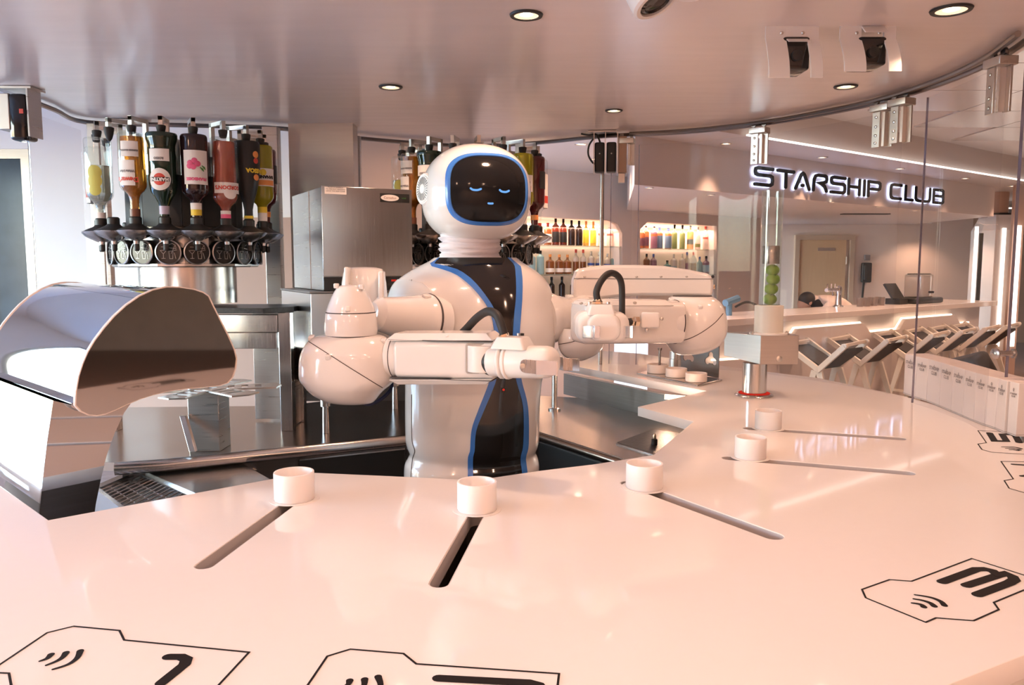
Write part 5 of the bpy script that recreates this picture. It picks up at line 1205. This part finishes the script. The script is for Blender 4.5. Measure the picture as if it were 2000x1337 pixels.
# stools
def make_stool():
    t = thing('bar_stool', 'white angular bar stool', 'stool', (0,0,0), 'angular white stools along the club bar')
    W = .30
    fr = lambda y, dz: [(-.36, y, .83+dz), (0, y, .62+dz), (.25, y, .86+dz)]
    g = G()
    for y, dz in ((-.19,0),(.19,.02)): g.stroke(fr(y,dz), (0,-1,0), .050, .03)
    part('seat_frame', g, M['stoolw'], t, local=True, ang=25, bev=.004)
    for sx, z, W in ((-1,.832,.36),(1,.865,.25)):
        part('side_rail', G().prism([(sx*W,-.21,z-.015),(sx*(W-.035),-.21,z-.02),(sx*(W-.035),.19,z),(sx*W,.19,z+.005)], (0,0,.03)), M['stoolw'], t, local=True, bev=.004)
    part('seat', G().loft([[V((-.33,y,.815)),V((0,y,.655)),V((.22,y,.830)),V((.22,y,.800)),V((0,y,.620)),V((-.33,y,.790))] for y in (-.17,.17)]), M['seat'], t, local=True, ang=25)
    for sx, y in ((-1,-.18),(1,-.18),(-1,.18),(1,.18)):
        part('leg', G().loft([[V((-.03+sx*.02+dx_,y+dy_,.61)) for dx_,dy_ in ((-.032,-.015),(.032,-.015),(.032,.015),(-.032,.015))],[V((sx*.20+dx_,y*1.15+dy_,.0)) for dx_,dy_ in ((-.018,-.014),(.018,-.014),(.018,.014),(-.018,.014))]]), M['stoolw'], t, local=True, bev=.003)
    part('foot_rail', G().box((0,-.20,.25),(.30,.02,.025)), M['stoolw'], t, local=True)
    return t
st0 = make_stool(); rzb = math.atan2(DY, DX) - PI/2
for k, px in enumerate((1624,1704,1789,1846,1891,1932)):
    a, z = barpx(px, 670, .50); p = Bp(a,.50,0)
    lab = ('nearest white angular bar stool with black seat, at the left of the row' if k == 0 else 'farthest white angular bar stool by the lit column' if k == 5 else '%s white angular bar stool from the left along the club bar' % ORD[k])
    if k == 0: st0.location = p; st0.rotation_euler = (0,0,rzb); st0['label'] = lab
    else: dup(st0, p, rzb, lab)
# glowing sign
TS = {'S':([[(1,1),(.14,1),(.02,.93),(0,.78),(.03,.64),(.16,.58),(.86,.58),(.98,.50),(1,.30),(.98,.10),(.86,0),(0,0)]],), 'T':([[(0,1),(1,1)],[(.52,1),(.52,0)]],), 'A':([[(0,0),(.38,.90),(.5,1),(.62,.90),(1,0)],[(.46,.22),(.54,.22)]],),
 'R':([[(0,0),(.04,.70),(.14,.93),(.30,1),(.86,1),(.98,.92),(1,.78),(.96,.64),(.80,.56),(.30,.52),(.60,.46),(.85,.30),(1,0)]],), 'H':([[(0,1),(0,0)],[(0,.5),(1,.5)],[(1,1),(1,0)]],), 'I':([[(.5,1),(.5,0)]],),
 'P':([[(0,0),(0,1),(.86,1),(.98,.92),(1,.75),(.97,.58),(.86,.5),(.22,.5)]],), 'C':([[(1,1),(.20,1),(.05,.92),(0,.75),(0,.25),(.05,.08),(.20,0),(1,0)]],), 'L':([[(0,1),(0,0),(1,0)]],), 'U':([[(0,1),(0,.2),(.06,.05),(.2,0),(.8,0),(.94,.05),(1,.2),(1,1)]],),
 'B':([[(0,0),(0,1),(.86,1),(.97,.92),(.98,.64),(.88,.53),(.2,.53)],[(.88,.53),(.99,.44),(1,.12),(.88,0),(0,0)]],)}
sg = thing('illuminated_sign', 'STARSHIP CLUB sign of dark letters with blue-white backlight on the bulkhead', 'sign', Bp(2.4,.05,2.4))
zx = lambda a: 1400 + a/2.673
for ch, xa_, xb_ in (('S',196,297),('T',314,406),('A',410,490),('R',503,580),('S',596,676),('H',688,752),('I',768,780),('P',792,860),('C',910,970),('L',988,1032),('U',1042,1122),('B',1136,1192)):
    ta, tb_ = barpx(zx(xa_),340,.04)[0], barpx(zx(xb_),340,.04)[0]; z0, z1 = 2.338, 2.488
    if ch != 'I': ta += .014; tb_ -= .014
    g = G(); g2 = G()
    for pl_ in TS[ch][0]:
        pts = [(ta+(tb_-ta)*x, z0+(z1-z0)*y) for x,y in pl_]
        g.stroke([Bp(a,.030,z) for a,z in pts], BN, .032, .018); g2.stroke([Bp(a,.014,z) for a,z in pts], BN, .044, .005)
    lt = part('letter', g, M['print'], sg, ang=25); part('backlight', g2, M['ledb'], lt, ang=25)
# ------------------------------------------------------------------ shelves and bottles in the niches
def far_bottle(px, ph, zs, kind, glass, cap, label_m, lab, grp, off, lbl=(.12,.5)):
    p = onplane(px, 480, A0-BN*off, BN); h = ph
    r, sh, nr = {'tall':(.036,.62,.012),'squat':(.050,.60,.014),'gin':(.044,.70,.014),'wine':(.037,.60,.013),'wide':(.043,.66,.012)}[kind]
    t = thing('shelf_bottle', lab, 'bottle', V((p.x,p.y,zs)), grp)
    part('glass_body', G().lathe(bottle_prof(r,h,sh,nr), n=16), glass, t, local=True, ang=50)
    part('cap', G().lathe([(nr*1.15,h*.86),(nr*1.15,h*.99),(nr,h)], n=12), cap, t, local=True)
    if label_m: part('label', G().lathe([(r*1.012,h*lbl[0]),(r*1.012,h*lbl[1])], n=16, cap=False), label_m, t, local=True)
fr_ = lambda nm, c, tr=.45: bglass('far_'+nm, c, tr)
blk, brn, yel, clr = fr_('rum',(.16,.03,.015)), fr_('brown',(.30,.10,.03)), fr_('gold',(.75,.50,.10)), fr_('clear',(.85,.75,.70),.6)
blu, grn, amb, org, vio = fr_('blue',(.35,.55,.62)), fr_('green',(.25,.32,.12)), fr_('amber',(.75,.38,.06)), fr_('orange',(.70,.25,.10)), fr_('violet',(.35,.18,.28))
tea, win = fr_('teal',(.06,.20,.22),.2), fr_('wine',(.025,.015,.012),.1); lbl_blue = mat('label_blue', (.14,.22,.34), .5)
ZS = (1.812, 1.487, 1.195); ox, oy = 1030, 410
L7 = lambda x: 1030 + x/7.035
L8 = lambda x: 1220 + x/7.035
def row(items, zs, where, grp, off=.17):
    for k, (px, h, kind, gl_, cp, lm, desc, *lb) in enumerate(items):
        n = len(items); ordn = 'leftmost' if k == 0 else 'rightmost' if k == n-1 else '%s from left' % ORD[k]
        far_bottle(px, h, zs, kind, gl_, cp, lm, '%s, %s on %s' % (desc, ordn, where), grp, off, *( [lb[0]] if lb else []))
row([(L7(280),.25,'gin',brn,M['red'],M['paper'],'small amber bottle'),(L7(387),.305,'wide',blk,M['print'],M['blackm'],'dark red bottle with black label'),(L7(492),.302,'wide',blk,M['print'],M['blackm'],'dark red bottle with black label'),(L7(605),.292,'wide',win,M['print'],None,'blackish brown bottle'),(L7(708),.290,'wide',win,M['print'],None,'blackish brown bottle'),
     (L7(803),.290,'tall',yel,M['orange'],M['yellow'],'golden bottle'),(L7(903),.288,'tall',yel,M['orange'],M['yellow'],'golden bottle'),(L7(1013),.305,'tall',clr,M['red'],M['red'],'clear bottle with red band',(.42,.50)),(L7(1130),.303,'tall',clr,M['red'],M['red'],'clear bottle with red band',(.42,.50))], ZS[0], 'top shelf of left niche', 'bottles on the top shelf, left niche')
row([(L7(60),.25,'gin',blu,M['alu'],None,'pale blue bottle'),(L7(178),.265,'gin',blu,M['print'],None,'pale blue square-shouldered bottle'),(L7(313),.225,'squat',brn,M['orange'],M['paper'],'squat brown bottle',(.1,.3)),(L7(440),.223,'squat',brn,M['orange'],M['paper'],'squat brown bottle',(.1,.3)),(L7(552),.222,'squat',brn,M['orange'],M['paper'],'squat brown bottle',(.1,.3)),(L7(668),.285,'tall',clr,M['red'],brn,'clear bottle with brown lower label'),(L7(768),.283,'tall',clr,M['red'],brn,'clear bottle with brown lower label'),
     (L7(878),.265,'wide',clr,M['alu'],M['navy'],'clear bottle with small blue label',(.38,.48)),(L7(985),.262,'wide',clr,M['alu'],M['navy'],'clear bottle with small blue label',(.38,.48)),(L7(1100),.24,'wide',clr,M['alu'],M['navy'],'clear bottle with small blue label',(.38,.48)),(L7(1195),.25,'wide',blu,M['alu'],None,'greyish clear bottle')], ZS[1], 'middle shelf of left niche', 'bottles on the middle shelf, left niche')
row([(L7(195),.26,'wine',win,M['print'],None,'black wine bottle'),(L7(335),.262,'wine',win,M['print'],None,'black wine bottle'),(L7(478),.264,'wine',win,M['print'],None,'black wine bottle'),(L7(635),.25,'wine',rd,M['red'],None,'dark wine bottle with red neck')], ZS[2], 'bottom shelf of left niche', 'bottles on the bottom shelf, left niche')
row([(L8(232),.26,'gin',org,M['alu'],vio,'orange bottle with violet label'),(L8(287),.285,'gin',org,M['alu'],vio,'orange bottle with violet label'),(L8(400),.280,'gin',vio,M['alu'],org,'violet bottle with orange shoulder',(.55,.66)),(L8(475),.268,'gin',org,M['navy'],lbl_blue,'orange bottle with wide blue label',(.04,.62)),(L8(597),.266,'gin',org,M['navy'],lbl_blue,'orange bottle with wide blue label',(.04,.62)),
     (L8(682),.315,'tall',grn,M['print'],None,'green bottle'),(L8(790),.312,'tall',grn,M['print'],None,'green bottle'),(L8(900),.330,'wide',amb,M['print'],M['blackm'],'amber bottle',(.2,.4)),(L8(1003),.30,'tall',clr,M['alu'],grn,'clear bottle with green foot label',(.1,.25)),(L8(1107),.318,'tall',clr,M['red'],M['red'],'clear bottle with red band',(.44,.52)),(L8(1203),.316,'tall',clr,M['red'],M['red'],'clear bottle with red band',(.44,.52))], ZS[0]-.018, 'top shelf of right niche', 'bottles on the top shelf, right niche')
row([(L8(305),.26,'wide',brn,M['print'],None,'brown bottle with black cap'),(L8(400),.26,'wide',vio,M['navy'],None,'violet-capped bottle'),(L8(590),.18,'squat',tea,M['print'],None,'small squat teal bottle'),(L8(680),.26,'wide',clr,M['alu'],blu,'clear bottle with pale blue label',(.3,.4)),(L8(795),.265,'wide',clr,M['alu'],None,'plain clear bottle'),(L8(862),.29,'tall',clr,M['navy'],vio,'slim clear bottle with violet label'),(L8(950),.29,'wide',clr,M['red'],brn,'clear bottle with brown label'),
     (L8(1035),.23,'tall',blu,M['navy'],None,'blue bottle'),(L8(1125),.24,'squat',vio,M['print'],lbl_blue,'dark bottle with blue label'),(L8(1203),.24,'squat',vio,M['print'],lbl_blue,'dark bottle with blue label')], ZS[1]-.018, 'middle shelf of right niche', 'bottles on the middle shelf, right niche')
for (lp, side, dz) in ((nl,'left',0),(nr,'right',-.018)):
    ts = [t for t,z in lp]
    for nm, zz in zip(('top','middle','bottom'), ZS):
        if side == 'right' and nm == 'bottom': continue
        a, b = min(ts)+.005, max(ts)-.005
        if side == 'left': a += .0
        p = [Ap(a,-.02,zz+dz-.013), Ap(b,-.02,zz+dz-.013), Ap(b,-.32,zz+dz-.013), Ap(a,-.32,zz+dz-.013)]
        solo('glass_shelf', G().prism(p, (0,0,.012)), glassmat('shelf_glass', (.72,.80,.76), 1.5, .05, .06), '%s glass shelf of bottles in the %s lit niche' % (nm, side), 'shelf', (p[0]+p[2])/2, 'glass shelves in the niches')
# ------------------------------------------------------------------ things on and behind the club bar
def on_bar(px, off): 
    a, z = barpx(px, 600, off); return Bp(a, off, 1.111)
q = on_bar(1637,-.30)
t = thing('beer_tap', 'chrome beer tap column on the club bar right of the bending bartender', 'beer tap', q)
part('column', G().lathe([(.06,0),(.06,.012),(.035,.03),(.030,.16),(.038,.20),(.030,.235),(.0005,.25)], q, n=20), M['chrome'], t)
part('tap_arm', G().tube([q+UP*.20, q+UP*.20-BD*.26], .022, 10), M['chrome'], t)
for k in (.08,.16,.24):
    part('tap_handle', G().tube([q+UP*.21-BD*k, q+UP*.27-BD*k], .010, 8).tube([q+UP*.20-BD*k, q+UP*.19-BD*k+BN*.06, q+UP*.14-BD*k+BN*.07], .008, 8), M['chrome'], t)
q = on_bar(1752,-.25)
t = thing('till_screen', 'dark till screen tilted back on the club bar', 'till', q)
part('screen', G().prism([q+BD*-.14+UP*.06, q+BD*.14+UP*.06, q+BD*.14+UP*.24-BN*.12, q+BD*-.14+UP*.24-BN*.12], BN*.02+UP*.012), M['blackm'], t, ang=20); part('till_base', G().prism([q+BD*-.10+BN*.08, q+BD*.10+BN*.08, q+BD*.10-BN*.10, q+BD*-.10-BN*.10], (0,0,.07)), M['blackm'], t, ang=20)
q = on_bar(1792,-.26); tr_ = q
solo('serving_tray', G().rprism(q, q+UP*.07, .36,.17,.06,.02, X=BD), M['blackm'], 'black tray on the club bar under the clear drinks urn', 'tray', q)
t = thing('drinks_urn', 'clear square drinks urn with dark lid on the black tray', 'urn', q+UP*.07)
part('urn_glass', G().rprism(q+UP*.07, q+UP*.36, .15,.12,.03,.02, X=BD), glassmat('urn_glass', (.72,.66,.62), 2.5, .05, .22), t); part('urn_lid', G().rprism(q+UP*.33, q+UP*.37, .13,.10,.03,.008, X=BD), M['blackm'], t); part('urn_tap', G().tube([q+UP*.14+BN*.13, q+UP*.14+BN*.19], .014, 8), M['print'], t)
for k in range(7):
    q = on_bar(1679+7*k, -.20 - .06*(k%2))
    solo('tumbler', G().lathe([(.028,0),(.034,.002),(.038,.10),(.035,.10),(.030,.008),(.0005,.008)], q, n=14, cap=False), glassmat('tumbler_glass', (.70,.62,.58), 2.0, .05, .12), 'small glass tumbler, %s from the left beside the till on the club bar' % ORD[k], 'glass', q, 'tumblers on the club bar')
# card terminal and cable at the left end of the bar
q = on_bar(1424,-.18)
t = thing('desk_lamp_arm', 'blue clamp arm with black cable on the left end of the club bar', 'arm', q)
part('stand', G().tube([q, q+UP*.12], .03, 10), mat('clamp_blue', (.10,.22,.34), .4), t); part('head', G().tube([q+UP*.12-BD*.06, q+UP*.16+BD*.13], .035, 10), mat('clamp_blue', (.10,.22,.34), .4), t)
part('cable', G().tube(smooth([q+UP*.08+BD*.1, q+UP*.12+BD*.28, q+UP*.07+BD*.48, q+UP*.012+BD*.66], 5), .012, 8), M['rubber'], t)
# intercom on the far wall
q = P(1690,532,12.78)
t = thing('wall_phone', 'dark wall phone with hanging cord on the far wall right of the door', 'phone', q)
part('phone_body', G().rprism(q+V((0,0,0)), q+V((0,-.07,0)), .075,.16,.02,.01, X=(1,0,0)), M['blackm'], t); part('handset', G().rprism(q+V((-.04,-.07,0)), q+V((-.04,-.11,0)), .025,.13,.02,.01, X=(1,0,0)), M['blackm'], t); part('cord', G().tube([q+V((-.03,-.03,-.15)), q+V((-.045,-.03,-.42))], .018, 8), M['blackm'], t)
q = P(1693,503,12.78)
solo('wall_switch', G().rprism(q, q+V((0,-.03,0)), .045,.045,.006,.006, X=(1,0,0)), M['printg'], 'small grey square box on the far wall above the phone', 'switch', q)
q = atz(1690,417,Zb)
solo('ceiling_vent', G().box(q+V((0,0,-.006)), (.60,.10,.012)), M['blackm'], 'black slot vent under the bulkhead over the door', 'vent', q)
q = P(1440,395,11.1)
solo('reflection_slab', G().box(q+V((.02,0,0)), (.40,.05,.16)), mat('reflection_brown', (.22,.12,.09), .3, noise=.4, scale=6), 'dim brown painted reflection right of the right bottle niche', 'panel', q)  # brown slab standing in for a reflection beside the niche
# lit column at the right
cx, cy = 6.95, 11.5
k = lambda px, py: P(px, py, cy)
t = thing('lit_column', 'white faceted column with vertical light strips beyond the bar\'s right end', 'column', (cx,cy,0))
xl, xr = k(1905,550).x, k(1970,550).x; xm = (xl+xr)/2; hw = (xr-xl)/2
cy_ = cy
part('shaft', G().loft([[V((xm+(hw*c_)*f, cy_+.30*s_*f, z)) for c_, s_ in ((-.72,-1),(.72,-1),(1,-.3),(1,.6),(-1,.6),(-1,-.3))] for z, f in ((0,1.0),(.25,1.0),(2.08,1.0),(2.26,.72),(2.30,.72))]), mat('column_white', (.74,.70,.68), .35), t, ang=15)
part('neck', G().cyl((xm,cy_,2.30), (xm,cy_,Zf), hw*.62, None, 24), mat('column_neck', (.55,.38,.30), .4), t); part('collar', G().cyl((xm,cy_,2.27), (xm,cy_,2.33), hw*.78, None, 24), M['blackm'], t)
for px, y0, y1 in ((1909,442,648),(1963,445,676)):
    a, b = P(px,y0,cy_-.32), P(px-3,y1,cy_-.32); part('light_strip', G().prism([V((a.x-.022,a.y,b.z)), V((a.x+.022,a.y,b.z)), V((a.x+.022,a.y+.02,b.z)), V((a.x-.022,a.y+.02,b.z))], (0,0,a.z-b.z)), M['ledw'], t)
a = P(1917,455,cy_-.31); b = P(1914,640,cy_-.31); part('dark_slot', G().box((a.x,a.y,(a.z+b.z)/2), (.05,.02,a.z-b.z)), M['blackm'], t)
a, b = P(1990,440,10.4), P(1986,676,10.4)
t = thing('light_bar', 'vertical light bar beside the lit column at the right frame edge', 'light', V((a.x,10.4,0)))
part('light_strip', G().box((a.x,10.4,(a.z+b.z)/2), (.06,.03,a.z-b.z)), M['ledw'], t); part('backing', G().box((a.x+.01,10.45,1.32), (.14,.05,2.62)), mat('column_neck',(.55,.38,.30),.4), t)
# low chrome ball joint on the glass near the boxes
q = P(1925,691,2.75)
t = thing('glass_stud', 'small steel stud clamp on the glass edge above the boxes', 'clamp', P(1966,690,ed.y))
q = P(1966,690,ed.y); part('stud', G().cyl(q+V((-.035,0,0)), q+V((.03,0,0)), .010, None, 12), M['steelh'], t); part('washer', G().lathe([(.018,0),(.018,.006),(.012,.010)], q+V((-.035,0,0)), (-1,-.3,0), 16), M['steelh'], t); part('washer', G().lathe([(.016,0),(.016,.006)], q+V((.02,0,0)), (1,0,0), 16), M['steelh'], t)
# dark lounge chair glimpsed behind the boxes
a = P(1960,740,6.4)
t = thing('lounge_chair', 'dark low lounge chair beyond the glass at the right edge', 'chair', V((a.x,6.4,0)))
part('seat', G().rprism((a.x+.2,6.4,.30),(a.x+.2,6.4,.46),.40,.35,.08,.05, X=(1,0,0)), M['seat'], t); part('backrest', G().rprism((a.x-.12,6.5,.42),(a.x-.30,6.6,.80),.10,.34,.06,.04, X=(1,0,0)), M['seat'], t); part('base', G().cyl((a.x+.2,6.4,0),(a.x+.2,6.4,.30),.10,None,16), M['steeld'], t)
# ------------------------------------------------------------------ bartender bending behind the club bar
hq = P(1574,583,9.75); bq = Bp(3.15,-.95,0)
t = thing('person', 'dark-haired person in a pale shirt bending down behind the club bar', 'person', V((bq.x,bq.y,0)))
hx0, hy0 = hq.x, hq.y
pel = V((hx0+.62, hy0+.05, .92)); chest = V((hx0+.24, hy0, 1.14)); neck = V((hx0+.13, hy0-.01, 1.17)); hd = V((hx0+.02, hy0-.02, 1.15))
def skinbody(name, pts, edges, radii, m, par, root=0):
    me = bpy.data.meshes.new(name); off = root_of(par).location; me.from_pydata([tuple(V(p)-off) for p in pts], edges, [])
    o = bpy.data.objects.new(name, me); COL.objects.link(o); o.parent = par
    o.modifiers.new('skin', 'SKIN'); sv = me.skin_vertices[0].data
    for v, r in zip(sv, radii): v.radius = (r, r)
    sv[root].use_root = True
    sb = o.modifiers.new('sub', 'SUBSURF'); sb.levels = 2; sb.render_levels = 2
    me.materials.append(m)
    for p in me.polygons: p.use_smooth = True
    o.modifiers['skin'].use_smooth_shade = True
    return o
J = [pel, (pel+chest)/2+UP*.05, chest, neck, hd,
     chest+V((-.02,-.17,-.04)), V((hx0+.10,hy0-.24,.92)), V((hx0-.10,hy0-.16,.80)), V((hx0-.16,hy0-.13,.78)),
     chest+V((-.02,.17,-.04)), V((hx0+.10,hy0+.24,.92)), V((hx0-.10,hy0+.16,.80)), V((hx0-.16,hy0+.13,.78)),
     pel+V((.02,-.10,-.05)), pel+V((-.04,-.11,-.45)), pel+V((.04,-.11,-.86)), pel+V((-.10,-.11,-.90)),
     pel+V((.02,.10,-.05)), pel+V((-.04,.11,-.45)), pel+V((.04,.11,-.86)), pel+V((-.10,.11,-.90))]
E = [(0,1),(1,2),(2,3),(3,4),(2,5),(5,6),(6,7),(7,8),(2,9),(9,10),(10,11),(11,12),(0,13),(13,14),(14,15),(15,16),(0,17),(17,18),(18,19),(19,20)]
Rr = [.15,.15,.155,.060,.085,.075,.050,.038,.040,.075,.050,.038,.040,.10,.070,.050,.045,.10,.070,.050,.045]
skinbody('body', J, E, Rr, M['shirt'], t)
g = G().ball(hd+V((-.035,-.0,-.025)), .085,.078,.105, 20, 14, Matrix.Rotation(math.radians(40),3,'Y'))
fc = part('face', g, M['skin'], t)
part('ear', G().ball(hd+V((0,-.078,-.02)), .022,.010,.032,10,8), M['skin'], fc); part('ear', G().ball(hd+V((0,.078,-.02)), .022,.010,.032,10,8), M['skin'], fc); part('nose', G().ball(hd+V((-.11,0,-.07)), .018,.014,.02,10,8), M['skin'], fc)
part('hair', G().ball(hd+V((-.015,.0,.012)), .105,.092,.098, 20, 14, Matrix.Rotation(math.radians(-25),3,'Y')), M['hair'], t)
part('beard', G().ball(hd+V((-.05,0,-.095)), .055,.06,.045, 14, 10), M['hair'], t)
part('neckerchief', G().ball(neck+V((.0,-.03,-.075)), .085,.10,.080, 16, 10), M['print'], t)
